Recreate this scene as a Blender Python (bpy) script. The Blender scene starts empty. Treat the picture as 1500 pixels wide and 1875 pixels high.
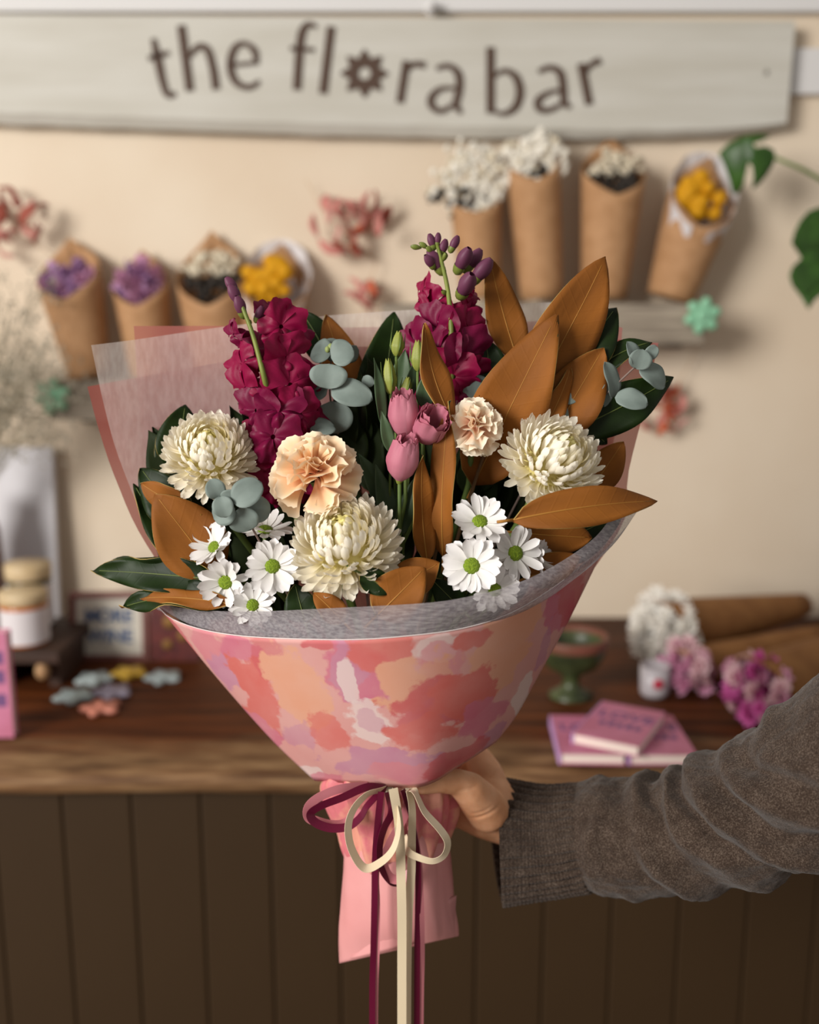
import bpy, bmesh, math, random
import numpy as np
from mathutils import Matrix, Vector, Euler, noise

# ------------------------------------------------------------------ camera, light, exposure
S = bpy.context.scene
C = S.collection
PI = math.pi
PITCH = math.radians(11.0)          # camera looks slightly down
FPX = 1900.0                        # focal length in pixels of the 1500 x 1875 frame
CAM_Z = 1.5
cam_d = bpy.data.cameras.new('camera')
cam = bpy.data.objects.new('camera', cam_d); C.objects.link(cam)
cam.location = (0, 0, CAM_Z)
cam.rotation_euler = (PI / 2 - PITCH, 0, 0)
cam_d.sensor_fit = 'HORIZONTAL'; cam_d.sensor_width = 36.0
cam_d.lens = 36.0 * FPX / 1500.0
cam_d.clip_start = 0.02
cam_d.dof.use_dof = True
cam_d.dof.focus_distance = 0.765
cam_d.dof.aperture_fstop = 3.7
S.camera = cam

world = bpy.data.worlds.new('world'); S.world = world
world.use_nodes = True
wb = world.node_tree.nodes['Background']
wb.inputs[0].default_value = (1.0, 0.945, 0.885, 1); wb.inputs[1].default_value = 0.37

def area(name, loc, target, sx, sy, power, col):
    l = bpy.data.lights.new(name, 'AREA'); l.shape = 'RECTANGLE'; l.size = sx; l.size_y = sy
    l.energy = power; l.color = col
    o = bpy.data.objects.new(name, l); C.objects.link(o)
    o.location = loc
    o.rotation_euler = (Vector(target) - Vector(loc)).to_track_quat('-Z', 'Y').to_euler()
    return o
# daylight through the shop window, to the left of the picture and a little behind the camera
area('window_light', (-2.95, -1.9, 2.5), (0.25, 1.2, 1.35), 1.7, 1.7, 238.0, (1.0, 0.965, 0.915))

S.view_settings.view_transform = 'Standard'
S.view_settings.look = 'None'
S.view_settings.exposure = 0.0
S.view_settings.gamma = 1.0
S.view_settings.use_curve_mapping = False

# ------------------------------------------------------------------ geometry helpers
R_ = Vector((1, 0, 0))
F_ = Vector((0, math.cos(PITCH), -math.sin(PITCH)))
U_ = Vector((0, math.sin(PITCH), math.cos(PITCH)))
V_ = -F_                                             # towards the viewer
def ray(px, py):
    return F_ + R_ * ((px - 750.0) / FPX) + U_ * ((937.5 - py) / FPX)
def P(px, py, Y):                                    # a point of the vertical plane at depth Y
    d = ray(px, py)
    return Vector((0, 0, CAM_Z)) + d * (Y / d.y)
def PZ(px, py, Z):                                   # a point of the horizontal plane at height Z
    d = ray(px, py)
    return Vector((0, 0, CAM_Z)) + d * ((Z - CAM_Z) / d.z)
def mpx(Y): return Y / FPX                           # metres per pixel at depth Y
def lerp(a, b, t): return a + (b - a) * t

MW = {}
def thing(name, label, cat, M=None, group=None):
    o = bpy.data.objects.new(name, None); C.objects.link(o)
    M = M or Matrix.Identity(4)
    o.matrix_world = M; MW[o.name] = M.copy()
    o.empty_display_size = 0.01
    o['label'] = label; o['category'] = cat
    if group: o['group'] = group
    return o
def mesh(name, verts, faces, mats, uvs=None, fmat=None, smooth=True):
    me = bpy.data.meshes.new(name)
    me.from_pydata([tuple(v) for v in verts], [], faces)
    if not isinstance(mats, (list, tuple)): mats = [mats]
    for m in mats: me.materials.append(m)
    if fmat is not None: me.polygons.foreach_set('material_index', fmat)
    if uvs is not None:
        lay = me.uv_layers.new(name='UVMap')
        vi = np.empty(len(me.loops), dtype=np.int32); me.loops.foreach_get('vertex_index', vi)
        lay.data.foreach_set('uv', np.asarray(uvs, dtype=np.float32)[vi].ravel())
    if smooth: me.polygons.foreach_set('use_smooth', [True] * len(me.polygons))
    me.update()
    return me
def link(name, me, parent=None, M=None):
    o = bpy.data.objects.new(name, me); C.objects.link(o)
    if parent is not None:
        o.parent = parent
        if M is not None: o.matrix_basis = M
    elif M is not None:
        o.matrix_world = M
    MW[o.name] = (MW[parent.name] if parent is not None else Matrix.Identity(4)) @ (M if M is not None else Matrix.Identity(4))
    return o
def part(name, verts, faces, mats, parent=None, M=None, world=False, **kw):
    if world and parent is not None:
        inv = MW[parent.name].inverted()
        verts = [inv @ Vector(v) for v in verts]
    return link(name, mesh(name, verts, faces, mats, **kw), parent, M)
def tag(o, label, cat, group=None, kind=None):
    o['label'] = label; o['category'] = cat
    if group: o['group'] = group
    if kind: o['kind'] = kind
    return o
def struct(o, label=None):
    o['kind'] = 'structure'
    if label: o['label'] = label
    return o
def frame(origin, z, xhint=None):
    z = Vector(z).normalized(); h = Vector(xhint) if xhint is not None else R_
    y = z.cross(h)
    if y.length < 1e-4: y = z.cross(U_)
    y.normalize(); x = y.cross(z).normalized()
    M = Matrix((x, y, z)).transposed().to_4x4(); M.translation = Vector(origin)
    return M
def view_axis(a, b, c): return (R_ * a + U_ * b + V_ * c).normalized()

def grid(nu, nv, f):
    """f(u, v) with u, v in 0..1 -> verts, faces, uvs"""
    vs, uv = [], []
    for j in range(nv + 1):
        for i in range(nu + 1):
            u, v = i / nu, j / nv
            vs.append(Vector(f(u, v))); uv.append((u, v))
    fs = [(j * (nu + 1) + i, j * (nu + 1) + i + 1, (j + 1) * (nu + 1) + i + 1, (j + 1) * (nu + 1) + i)
          for j in range(nv) for i in range(nu)]
    return vs, fs, uv
def thick(vs, fs, t, rim=0):
    """gives an open sheet a thickness t: (verts, faces, material index 0 top, 1 bottom)"""
    n = len(vs)
    nor = [Vector((0, 0, 0)) for _ in vs]
    cnt = {}
    for f in fs:
        a, b, c = vs[f[0]], vs[f[1]], vs[f[2]]
        k = (b - a).cross(c - a)
        for i in f: nor[i] += k
        for i in range(len(f)):
            e = (f[i], f[(i + 1) % len(f)]); cnt[e] = cnt.get(e, 0) + 1
    out = list(vs) + [v - (q.normalized() if q.length > 0 else q) * t for v, q in zip(vs, nor)]
    ff = list(fs) + [tuple(i + n for i in reversed(f)) for f in fs]
    mi = [0] * len(fs) + [1] * len(fs)
    for (a, b) in cnt:
        if (b, a) not in cnt:
            ff.append((b, a, a + n, b + n)); mi.append(rim)
    return out, ff, mi
def catmull(pts, n):
    """n+1 points of a smooth curve through pts (tuples of any length)"""
    pts = [np.array(p, dtype=float) for p in pts]
    ext = [2 * pts[0] - pts[1]] + pts + [2 * pts[-1] - pts[-2]]
    out = []
    m = len(pts) - 1
    for k in range(n + 1):
        x = k / n * m; i = min(int(x), m - 1); t = x - i
        p0, p1, p2, p3 = ext[i:i + 4]
        out.append(0.5 * (2 * p1 + (p2 - p0) * t + (2 * p0 - 5 * p1 + 4 * p2 - p3) * t * t + (3 * p1 - p0 - 3 * p2 + p3) * t ** 3))
    return out
def tube(pts, radii, n=8, cap=True):
    pts = [Vector(p) for p in pts]
    if not isinstance(radii, (list, tuple)): radii = [radii] * len(pts)
    vs, fs = [], []
    T = (pts[1] - pts[0]).normalized()
    a = T.cross(Vector((0.3, 0.2, 0.9)));
    if a.length < 1e-3: a = T.cross(Vector((1, 0, 0)))
    a.normalize()
    for i, p in enumerate(pts):
        t = (pts[min(i + 1, len(pts) - 1)] - pts[max(i - 1, 0)])
        if t.length < 1e-9: t = T
        t.normalize(); a = (a - t * a.dot(t)).normalized(); b = t.cross(a)
        for k in range(n):
            q = 2 * PI * k / n
            vs.append(p + (a * math.cos(q) + b * math.sin(q)) * radii[i])
    for i in range(len(pts) - 1):
        for k in range(n):
            fs.append((i * n + k, i * n + (k + 1) % n, (i + 1) * n + (k + 1) % n, (i + 1) * n + k))
    if cap:
        fs.append(tuple(range(n - 1, -1, -1))); m = (len(pts) - 1) * n
        fs.append(tuple(m + k for k in range(n)))
    return vs, fs
def lathe(prof, n=24, cap=False):
    vs, fs = [], []
    for (r, z) in prof:
        for k in range(n):
            q = 2 * PI * k / n; vs.append(Vector((r * math.cos(q), r * math.sin(q), z)))
    for i in range(len(prof) - 1):
        for k in range(n):
            fs.append((i * n + k, i * n + (k + 1) % n, (i + 1) * n + (k + 1) % n, (i + 1) * n + k))
    if cap:
        fs.append(tuple(range(n - 1, -1, -1))); m = (len(prof) - 1) * n; fs.append(tuple(m + k for k in range(n)))
    return vs, fs
def box(x0, x1, y0, y1, z0, z1, bev=0.0):
    bm = bmesh.new()
    bmesh.ops.create_cube(bm, size=1.0)
    for v in bm.verts:
        v.co = Vector((lerp(x0, x1, v.co.x + .5), lerp(y0, y1, v.co.y + .5), lerp(z0, z1, v.co.z + .5)))
    if bev > 0: bmesh.ops.bevel(bm, geom=list(bm.edges), offset=bev, segments=2, affect='EDGES', profile=0.6)
    vs = [v.co.copy() for v in bm.verts]; bm.verts.index_update()
    fs = [tuple(v.index for v in f.verts) for f in bm.faces]
    bm.free()
    return vs, fs
def ball(r, seg=10, rings=7, sz=1.0):
    return lathe([(max(1e-5, r * math.sin(PI * i / rings)), -r * sz * math.cos(PI * i / rings)) for i in range(rings + 1)], seg)
def join(*parts):
    vs, fs = [], []
    for v, f in parts:
        n = len(vs); vs += list(v); fs += [tuple(i + n for i in q) for q in f]
    return vs, fs
def moved(vf, M): return [M @ Vector(v) for v in vf[0]], vf[1]
def sstep(a, b, x):
    t = min(1, max(0, (x - a) / (b - a))); return t * t * (3 - 2 * t)

# ------------------------------------------------------------------ materials
def srgb(h):
    h = h.lstrip('#'); c = [int(h[i:i + 2], 16) / 255 for i in (0, 2, 4)]
    return tuple(x / 12.92 if x <= 0.04045 else ((x + 0.055) / 1.055) ** 2.4 for x in c) + (1,)
MATS = {}
class NT:
    def __init__(s, m): s.m = m; s.t = m.node_tree; s.n = s.t.nodes; s.l = s.t.links
    def new(s, kind, **kw):
        n = s.n.new(kind)
        for k, v in kw.items(): setattr(n, k, v)
        return n
    def tex(s, kind, coord='Object', scale=None, **inp):
        tc = s.new('ShaderNodeTexCoord'); mp = s.new('ShaderNodeMapping'); s.l.new(tc.outputs[coord], mp.inputs[0])
        if scale is not None: mp.inputs['Scale'].default_value = scale
        n = s.new(kind); s.l.new(mp.outputs[0], n.inputs[0])
        for k, v in inp.items(): n.inputs[k].default_value = v
        return n
    def ramp(s, src, stops, interp='LINEAR'):
        r = s.new('ShaderNodeValToRGB'); r.color_ramp.interpolation = interp
        e = r.color_ramp.elements
        while len(e) < len(stops): e.new(0.5)
        for k, (p, c) in enumerate(stops): e[k].position = p; e[k].color = srgb(c) if isinstance(c, str) else c
        s.l.new(src, r.inputs[0]); return r
def mat(name, col, rough=0.6, noise_col=None, nscale=20, nstretch=None, bump=0.0, bscale=60, bstretch=None, transl=0.0, alpha=1.0,
        sheen=0.0, spec=0.4, uvgrad=None, coat=0.0, metal=0.0, sss=0.0, tcol=None, ndetail=4, nmix=(0.35, 0.65)):
    if name in MATS: return MATS[name]
    m = bpy.data.materials.new(name); m.use_nodes = True; t = NT(m)
    b = t.n['Principled BSDF']; out = t.n['Material Output']
    b.inputs['Base Color'].default_value = srgb(col); b.inputs['Roughness'].default_value = rough
    b.inputs['Specular IOR Level'].default_value = spec; b.inputs['Metallic'].default_value = metal
    b.inputs['Coat Weight'].default_value = coat; b.inputs['Coat Roughness'].default_value = 0.25
    b.inputs['Sheen Weight'].default_value = sheen
    if sss:
        b.inputs['Subsurface Weight'].default_value = sss; b.inputs['Subsurface Radius'].default_value = (0.012, 0.005, 0.003); b.inputs['Subsurface Scale'].default_value = 0.4
    csock = None
    if uvgrad:                                         # colour along the petal from its base to its rim
        uv = t.new('ShaderNodeUVMap'); sp = t.new('ShaderNodeSeparateXYZ'); t.l.new(uv.outputs[0], sp.inputs[0])
        csock = t.ramp(sp.outputs[1], uvgrad).outputs[0]
    if noise_col:
        nz = t.tex('ShaderNodeTexNoise', 'Object', nstretch or (1, 1, 1), Scale=nscale, Detail=ndetail)
        r = t.ramp(nz.outputs['Fac'], [(nmix[0], (0, 0, 0, 1)), (nmix[1], (1, 1, 1, 1))])
        mx = t.new('ShaderNodeMix', data_type='RGBA'); t.l.new(r.outputs[0], mx.inputs[0])
        if csock: t.l.new(csock, mx.inputs[6])
        else: mx.inputs[6].default_value = srgb(col)
        mx.inputs[7].default_value = srgb(noise_col); csock = mx.outputs[2]
    if csock: t.l.new(csock, b.inputs['Base Color'])
    if bump:
        nz = t.tex('ShaderNodeTexNoise', 'Object', bstretch or (1, 1, 1), Scale=bscale, Detail=3)
        bp = t.new('ShaderNodeBump'); bp.inputs['Strength'].default_value = bump; bp.inputs['Distance'].default_value = 0.002
        t.l.new(nz.outputs['Fac'], bp.inputs['Height']); t.l.new(bp.outputs[0], b.inputs['Normal'])
    cur = b.outputs[0]
    if transl:
        tr = t.new('ShaderNodeBsdfTranslucent')
        if csock and not tcol: t.l.new(csock, tr.inputs[0])
        else: tr.inputs[0].default_value = srgb(tcol or col)
        ms = t.new('ShaderNodeMixShader'); ms.inputs[0].default_value = transl
        t.l.new(cur, ms.inputs[1]); t.l.new(tr.outputs[0], ms.inputs[2]); cur = ms.outputs[0]
    if alpha < 1:
        tp = t.new('ShaderNodeBsdfTransparent'); ms = t.new('ShaderNodeMixShader'); ms.inputs[0].default_value = alpha
        t.l.new(tp.outputs[0], ms.inputs[1]); t.l.new(cur, ms.inputs[2]); cur = ms.outputs[0]
    if cur != b.outputs[0]: t.l.new(cur, out.inputs[0])
    MATS[name] = m
    return m

M_wall = mat('wall paint', '#dfd0bb', 0.9, '#d8c6af', nscale=3.0, bump=0.06, bscale=90)
M_white = mat('white paint', '#d3d1d0', 0.7)
M_sign = mat('sign paint', '#c4c1b8', 0.6, '#bab6ab', nscale=6, nstretch=(0.6, 1, 5), bump=0.05, bscale=60, bstretch=(0.3, 1, 8))
M_letter = mat('letter brown', '#4d392d', 0.7)
M_kraft = mat('kraft paper', '#bd9168', 0.75, '#af835a', nscale=40, transl=0.12)
M_kraftpale = mat('pale kraft', '#ccab86', 0.75, '#bc9872', nscale=30, transl=0.12)
M_tissuew = mat('white tissue', '#e6e2e4', 0.6, transl=0.3)
M_greywood = mat('weathered wood', '#a89c8b', 0.85, '#776c5f', nscale=14, nstretch=(0.5, 5, 8), bump=0.3, bscale=40, bstretch=(0.3, 4, 8))
M_darkmetal = mat('dark iron', '#3a2c22', 0.6)
M_mint = mat('mint clay', '#8fc3a2', 0.45, '#7ab48f', nscale=60)
M_stem = mat('green stem', '#66793a', 0.55, '#4e642c', nscale=40)
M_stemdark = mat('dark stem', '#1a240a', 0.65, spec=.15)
M_twig = mat('brown twig', '#6b4f33', 0.8)

def wood_top():
    m = bpy.data.materials.new('slab wood'); m.use_nodes = True; t = NT(m); b = t.n['Principled BSDF']
    g = t.tex('ShaderNodeTexNoise', 'Object', (1.2, 14, 14), Scale=3.2, Detail=7, Roughness=0.62)
    r = t.ramp(g.outputs['Fac'], [(0.25, '#241106'), (0.45, '#46220c'), (0.6, '#5f3013'), (0.8, '#764522')])
    # the pale sapwood of the live edge runs along the front of the slab
    tc = t.new('ShaderNodeTexCoord'); sp = t.new('ShaderNodeSeparateXYZ'); t.l.new(tc.outputs['Object'], sp.inputs[0])
    w = t.tex('ShaderNodeTexNoise', 'Object', (1.5, 6, 1), Scale=4, Detail=4)
    ad = t.new('ShaderNodeMath', operation='MULTIPLY_ADD'); t.l.new(w.outputs['Fac'], ad.inputs[0]); ad.inputs[1].default_value = 0.11; t.l.new(sp.outputs[1], ad.inputs[2])
    mr = t.new('ShaderNodeMapRange'); mr.inputs['From Min'].default_value = 1.425; mr.inputs['From Max'].default_value = 1.475; mr.inputs['To Min'].default_value = 0.7; mr.inputs['To Max'].default_value = 0
    t.l.new(ad.outputs[0], mr.inputs[0])
    g2 = t.tex('ShaderNodeTexNoise', 'Object', (2, 12, 30), Scale=5, Detail=6)
    r2 = t.ramp(g2.outputs['Fac'], [(0.3, '#4f3a28'), (0.5, '#7c5f42'), (0.72, '#a58560')])
    mx = t.new('ShaderNodeMix', data_type='RGBA'); t.l.new(mr.outputs[0], mx.inputs[0]); t.l.new(r.outputs[0], mx.inputs[6]); t.l.new(r2.outputs[0], mx.inputs[7])
    t.l.new(mx.outputs[2], b.inputs['Base Color']); b.inputs['Roughness'].default_value = 0.6; b.inputs['Specular IOR Level'].default_value = 0.15
    bp = t.new('ShaderNodeBump'); bp.inputs['Strength'].default_value = 0.25; bp.inputs['Distance'].default_value = 0.003
    t.l.new(g.outputs['Fac'], bp.inputs['Height']); t.l.new(bp.outputs[0], b.inputs['Normal'])
    return m
M_slab = wood_top()
M_board = mat('dark panel paint', '#3a2a18', 0.5, '#332414', nscale=3, nstretch=(1, 1, 0.4), spec=0.3)

# ------------------------------------------------------------------ the setting
WALL_Y = 2.0
TOP_Z = 0.896
o = part('wall_back', *box(-3.2, 3.2, WALL_Y, WALL_Y + 0.1, 0, 3.0), M_wall, smooth=False); struct(o, 'beige painted wall behind the shelves')
o = part('floor', *box(-3.2, 3.2, -2.4, WALL_Y, -0.06, 0.0), mat('floor boards', '#6d5640', 0.6, '#5b4632', nscale=5, nstretch=(1, 6, 1)), smooth=False); struct(o, 'brown floor')
zt = P(750, 27, WALL_Y).z
o = part('trim_1', *box(-3.2, 3.2, WALL_Y - 0.02, WALL_Y, zt, zt + 0.35, 0.004), M_white, smooth=False); struct(o, 'white painted panel above the sign')
z1, z0 = P(1480, 92, WALL_Y).z, P(1480, 176, WALL_Y).z
o = part('trim_2', *box(-3.2, 3.2, WALL_Y - 0.018, WALL_Y, z0, z1, 0.003), M_white, smooth=False); struct(o, 'white rail behind the sign board')

# ------------------------------------------------------------------ counter
def slab():
    nu, nv = 120, 22
    prof = [(2.0, 0.0), (1.8, 0.0), (1.6, 0.0), (1.5, 0.0), (1.44, -0.002), (1.40, -0.004), (1.37, -0.008), (1.345, -0.012), (1.325, -0.019), (1.318, -0.030), (1.322, -0.044), (1.332, -0.050), (1.5, -0.050), (2.0, -0.050)]
    vs, fs = [], []
    for i in range(nu + 1):
        x = lerp(-1.6, 1.6, i / nu)
        for (y, z) in prof:
            k = sstep(1.5, 1.33, y)
            vs.append(Vector((x, y + k * 0.012 * noise.noise((x * 2.3, 3.1, z * 20)) + k * 0.004 * noise.noise((x * 14, 1.1, 0)), TOP_Z + z + k * 0.004 * noise.noise((x * 7, 8.1, y)))))
    n = len(prof)
    for i in range(nu):
        for k in range(n): fs.append((i * n + k, i * n + (k + 1) % n, (i + 1) * n + (k + 1) % n, (i + 1) * n + k))
    fs.append(tuple(range(n))); fs.append(tuple(nu * n + k for k in reversed(range(n))))
    return vs, fs
o = part('worktop', *slab(), M_slab)
tag(o, 'thick brown wooden counter slab with a worn pale live edge', 'worktop')
cnt = thing('counter_base', 'dark brown tongue and groove panelled counter front under the wooden slab', 'counter', Matrix.Translation((0, 1.37, 0)))
bw = 0.0975
bme = None
x0 = P(110, 1450, 1.352).x - 7 * bw
for k in range(26):
    if bme is None:
        vs, fs = box(-bw / 2 + 0.0006, bw / 2 - 0.0006, -0.016, 0.004, 0.0, TOP_Z - 0.057, 0.0035)
        bme = mesh('board', vs, fs, M_board, smooth=False)
    link('board', bme, cnt, Matrix.Translation((x0 + (k + .5) * bw, 0, 0)))
part('carcass', *box(-1.55, 1.55, 0.006, 0.6, 0, TOP_Z - 0.057), mat('dark carcass paint', '#33261a', 0.7), cnt, smooth=False)  # one even dark brown backing behind the board joints

# ------------------------------------------------------------------ sign board
SY = 1.955
def sign():
    c = [(-30, 27), (1456, 38), (1440, 226), (1380, 236), (1150, 244), (900, 246), (600, 243), (300, 234), (0, 226), (-30, 224)]
    ct = P(700, 140, SY)
    M = Matrix.Translation(ct)
    t = thing('sign_board', 'long cream wooden shop sign with brown letters above the shelves', 'sign', M)
    # board: front face with slightly ragged lower edge and a chamfer underneath
    n = 60
    tl, tr = P(-60, 26, SY), P(1457, 38, SY)
    vs, fs = [], []
    for i in range(n + 1):
        px = lerp(-60, 1441, i / n)
        up = lerp(tl, tr, i / n)
        py = np.interp(px, [-60, 0, 100, 300, 600, 900, 1150, 1300, 1380, 1441], [203, 205, 209, 216, 226, 232, 238, 236, 232, 224]) + 2.2 * noise.noise((px * .02, 0, 0))
        lo = P(px, py, SY)
        ch = 0.018 if px < 900 else lerp(0.018, 0.006, (px - 900) / 541)
        vs += [Vector((up.x, SY + 0.03, up.z)), up, lo, lo + Vector((0, 0.012, -ch)), lo + Vector((0, 0.03, -ch))]
    m = 5
    for i in range(n):
        for k in range(m): fs.append((i * m + k, i * m + (k + 1) % m, (i + 1) * m + (k + 1) % m, (i + 1) * m + k))
    fs.append(tuple(range(m))[::-1]); fs.append(tuple(n * m + k for k in range(m)))
    part('board', vs, [f[::-1] for f in fs], M_sign, t, world=True, smooth=False)
    def stroke(strokes):
        out = []
        for pts, w in strokes:
            ws = w if isinstance(w, (list, tuple)) else [w] * len(pts)
            cc = catmull([p + (q,) for p, q in zip(pts, ws)], max(6, 6 * (len(pts) - 1)))
            vs, fs = [], []
            N = len(cc)
            for i in range(N):
                a, b = cc[max(i - 1, 0)], cc[min(i + 1, N - 1)]
                d = (b - a)[:2]; d = d / (np.linalg.norm(d) + 1e-9); q = np.array((-d[1], d[0])) * cc[i][2] / 2
                for s_ in (1, -1):
                    x, y = cc[i][0] + q[0] * s_, cc[i][1] + q[1] * s_
                    vs.append(P(x, y, SY - 0.0035)); vs.append(P(x, y, SY + 0.001))
            for i in range(N - 1):
                a = i * 4
                fs += [(a, a + 2, a + 6, a + 4), (a + 2, a + 3, a + 7, a + 6), (a + 1, a, a + 4, a + 5)]
            fs += [(0, 1, 3, 2), ((N - 1) * 4, (N - 1) * 4 + 2, (N - 1) * 4 + 3, (N - 1) * 4 + 1)]
            out.append((vs, fs))
        return join(*out)
    L = {
        'letter_t': [([(280, 70), (288, 106), (298, 152), (307, 173), (321, 171)], [8, 15, 13, 12, 8]), ([(271, 107), (308, 96)], 9)],
        'letter_h': [([(331, 46), (347, 166)], 15), ([(345, 104), (361, 86), (378, 89), (389, 122), (395, 163)], [7, 11, 13, 14, 14])],
        'letter_e': [([(421, 119), (472, 114)], 7), ([(469, 115), (465, 92), (447, 79), (429, 88), (421, 119), (430, 148), (450, 159), (466, 155), (474, 147)], [9, 12, 9, 12, 14, 13, 11, 9, 6])],
        'letter_f': [([(543, 164), (548, 90), (553, 58), (564, 44), (579, 48)], [15, 15, 14, 11, 8]), ([(531, 88), (575, 91)], 8)],
        'letter_l': [([(591, 171), (606, 48)], 15)],
        'letter_r': [([(744, 111), (732, 188)], 14), ([(744, 129), (758, 117), (778, 119)], [7, 10, 13])],
        'letter_a': [([(799, 125), (820, 120), (838, 133), (841, 160), (835, 190), (844, 207)], [8, 10, 14, 14, 13, 8]), ([(836, 161), (808, 162), (790, 177), (791, 194), (808, 203), (832, 190)], [6, 9, 13, 13, 10, 7])],
        'letter_b': [([(898, 86), (898, 207)], 15), ([(903, 140), (923, 129), (944, 140), (952, 168), (944, 195), (923, 208), (902, 203)], [6, 9, 14, 15, 14, 9, 7])],
        'letter_a.001': [([(986, 131), (1006, 123), (1025, 132), (1031, 160), (1033, 187), (1045, 196)], [8, 10, 14, 14, 13, 8]), ([(1028, 164), (1003, 170), (985, 184), (988, 199), (1006, 201), (1030, 189)], [6, 9, 13, 13, 10, 7])],
        'letter_r.001': [([(1064, 116), (1079, 191)], 15), ([(1071, 133), (1083, 117), (1100, 110)], [7, 10, 13])],
    }
    for k, s_ in L.items():
        part(k, *stroke(s_), M_letter, t, world=True, smooth=False)
    # the flower that stands for the letter o
    n = 16 * 4
    vs, fs = [], []
    for k in range(n):
        a = 2 * PI * k / n
        ph = (k % 8) / 8.0; tri = abs(ph - 0.5) * 2
        r = 29 + 16 * tri ** 1.3
        for Y in (SY - 0.0035, SY + 0.001):
            vs.append(P(667 + r * math.sin(a), 134 - r * math.cos(a), Y)); vs.append(P(667 + 11.5 * math.sin(a), 134 - 11.5 * math.cos(a), Y))
    for k in range(n):
        a, b = 4 * k, 4 * ((k + 1) % n)
        fs += [(a, b, b + 1, a + 1), (a + 2, b + 2, b, a), (a + 1, b + 1, b + 3, a + 3)]
    part('flower_emblem', vs, fs, M_letter, t, world=True, smooth=False)
    M2 = frame(P(1403, 132, SY - 0.001), (0, -1, 0))
    part('screw', *lathe([(1e-5, 0.002), (0.004, 0.0015), (0.005, 0)], 12), mat('screw metal', '#9a958c', 0.5, metal=0.5), t, MW[t.name].inverted() @ M2)
sign()
# small white wall hook above the sign
M2 = frame(P(790, 17, WALL_Y - 0.02), (0, -1, 0))
o = part('wall_hook', *lathe([(0.012, 0), (0.012, 0.003), (0.005, 0.006), (0.005, 0.016), (0.010, 0.020), (0.009, 0.026), (1e-5, 0.029)], 16), M_white, None, M2)
tag(o, 'small round white wall hook above the brown lettering', 'hook')

# ------------------------------------------------------------------ shelves with dried flower cones
def shelf(name, label, px0, px1, ya, yb, knob_px, knob_py, knob_lab):
    yf, yw = 1.87, WALL_Y - 0.001
    a, b = P(px0, ya, yf), P(px1, yb, yf)
    t = thing(name, label, 'shelf', Matrix.Translation(((a.x + b.x) / 2, yw, a.z)))
    cx = (a.x + b.x) / 2
    vs, fs = box(a.x - cx, b.x - cx, yf - yw, 0, b.z - a.z, 0, 0.004)
    part('plank', vs, fs, M_greywood, t, smooth=False)
    for sx in (0.12, 0.92):
        x = lerp(a.x, b.x, sx) - cx
        part('bracket', *box(x - .012, x + .012, -0.11, 0, b.z - a.z - 0.006, b.z - a.z, 0.001), M_darkmetal, t, smooth=False)
    # mint flower pinned on the end of the plank
    kp = P(knob_px, knob_py, yf - 0.002)
    k = thing('clay_flower', knob_lab, 'ornament', frame(kp, (0, -1, 0)), 'mint flowers on the shelf ends')
    R = 0.031
    pv = ball(R * .42, 10, 6, 0.5)
    pm = mesh('petal', pv[0], pv[1], M_mint)
    for q in range(6):
        a_ = q * PI / 3 + .3
        link('petal', pm, k, Matrix.Translation((math.cos(a_) * R * .62, math.sin(a_) * R * .62, .007)) @ Matrix.Rotation(a_, 4, 'Z') @ Matrix.Diagonal((1.15, .85, 1, 1)))
    part('centre', *moved(ball(R * .42, 10, 6, 0.6), Matrix.Translation((0, 0, .009))), M_mint, k)
    return a.z
shelf_r = shelf('shelf', 'weathered grey wooden shelf plank under the four upper cones', 700, 1290, 556, 632, 1285, 578, 'mint green clay flower on the end of the upper shelf')
shelf_l = shelf('shelf', 'weathered grey wooden shelf plank under the lower row of cones', 85, 640, 698, 770, 97, 725, 'mint green clay flower on the lower shelf beside dried grasses')

rng = random.Random(5)
def blossom_mesh(name, col, kind, seed):
    r = random.Random(seed)
    m = mat(name, col, 0.7, transl=0.25)
    if kind == 'puff':
        bits = [moved(ball(0.0034, 6, 4), Matrix.Translation((r.uniform(-1, 1) * .004, r.uniform(-1, 1) * .004, r.uniform(-1, 1) * .004))) for _ in range(5)]
        v, f = join(*bits)
    elif kind == 'ball':
        v, f = ball(0.009, 9, 7)
        v = [q * (1 + .12 * noise.noise(q * 500)) for q in v]
    else:                                            # small everlasting flower: rows of stiff petals
        bits = []
        for ring, (n, ti, le) in enumerate([(8, 75, .011), (7, 45, .010), (5, 20, .008)]):
            for k in range(n):
                a = 2 * PI * (k + .5 * ring) / n + r.uniform(-.1, .1)
                M = Matrix.Rotation(a, 4, 'Z') @ Matrix.Rotation(math.radians(ti), 4, 'Y')
                q = [Vector((0, 0, 0)), Vector((.001, -.003, le * .6)), Vector((-.0005, 0, le)), Vector((.001, .003, le * .6))]
                bits.append(([M @ p for p in q], [(0, 1, 2, 3)]))
        v, f = join(*bits)
    return mesh('blossom', v, f, m)
BL = {}
def blossoms(key):
    if key not in BL:
        spec = {'white': ('dried white', '#fbf6ea', 'puff'), 'cream': ('dried cream', '#e6dbc4', 'puff'), 'black': ('dark seed heads', '#3a332d', 'puff'),
                'purple': ('dried purple', '#bb93bd', 'everlasting'), 'mauve': ('dried mauve', '#cb96b4', 'everlasting'), 'yellow': ('billy buttons', '#e0a30c', 'ball'),
                'snow': ('white everlasting', '#fdfaf4', 'everlasting'), 'rose': ('pink everlasting', '#e4a8c6', 'everlasting'), 'hot': ('magenta everlasting', '#dc6cb4', 'everlasting'),
                'shell': ('pale pink everlasting', '#ecc9cf', 'everlasting'), 'grey': ('grey green breath', '#a9a496', 'puff')}[key]
        BL[key] = blossom_mesh(*spec, seed=len(BL))
    return BL[key]

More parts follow.
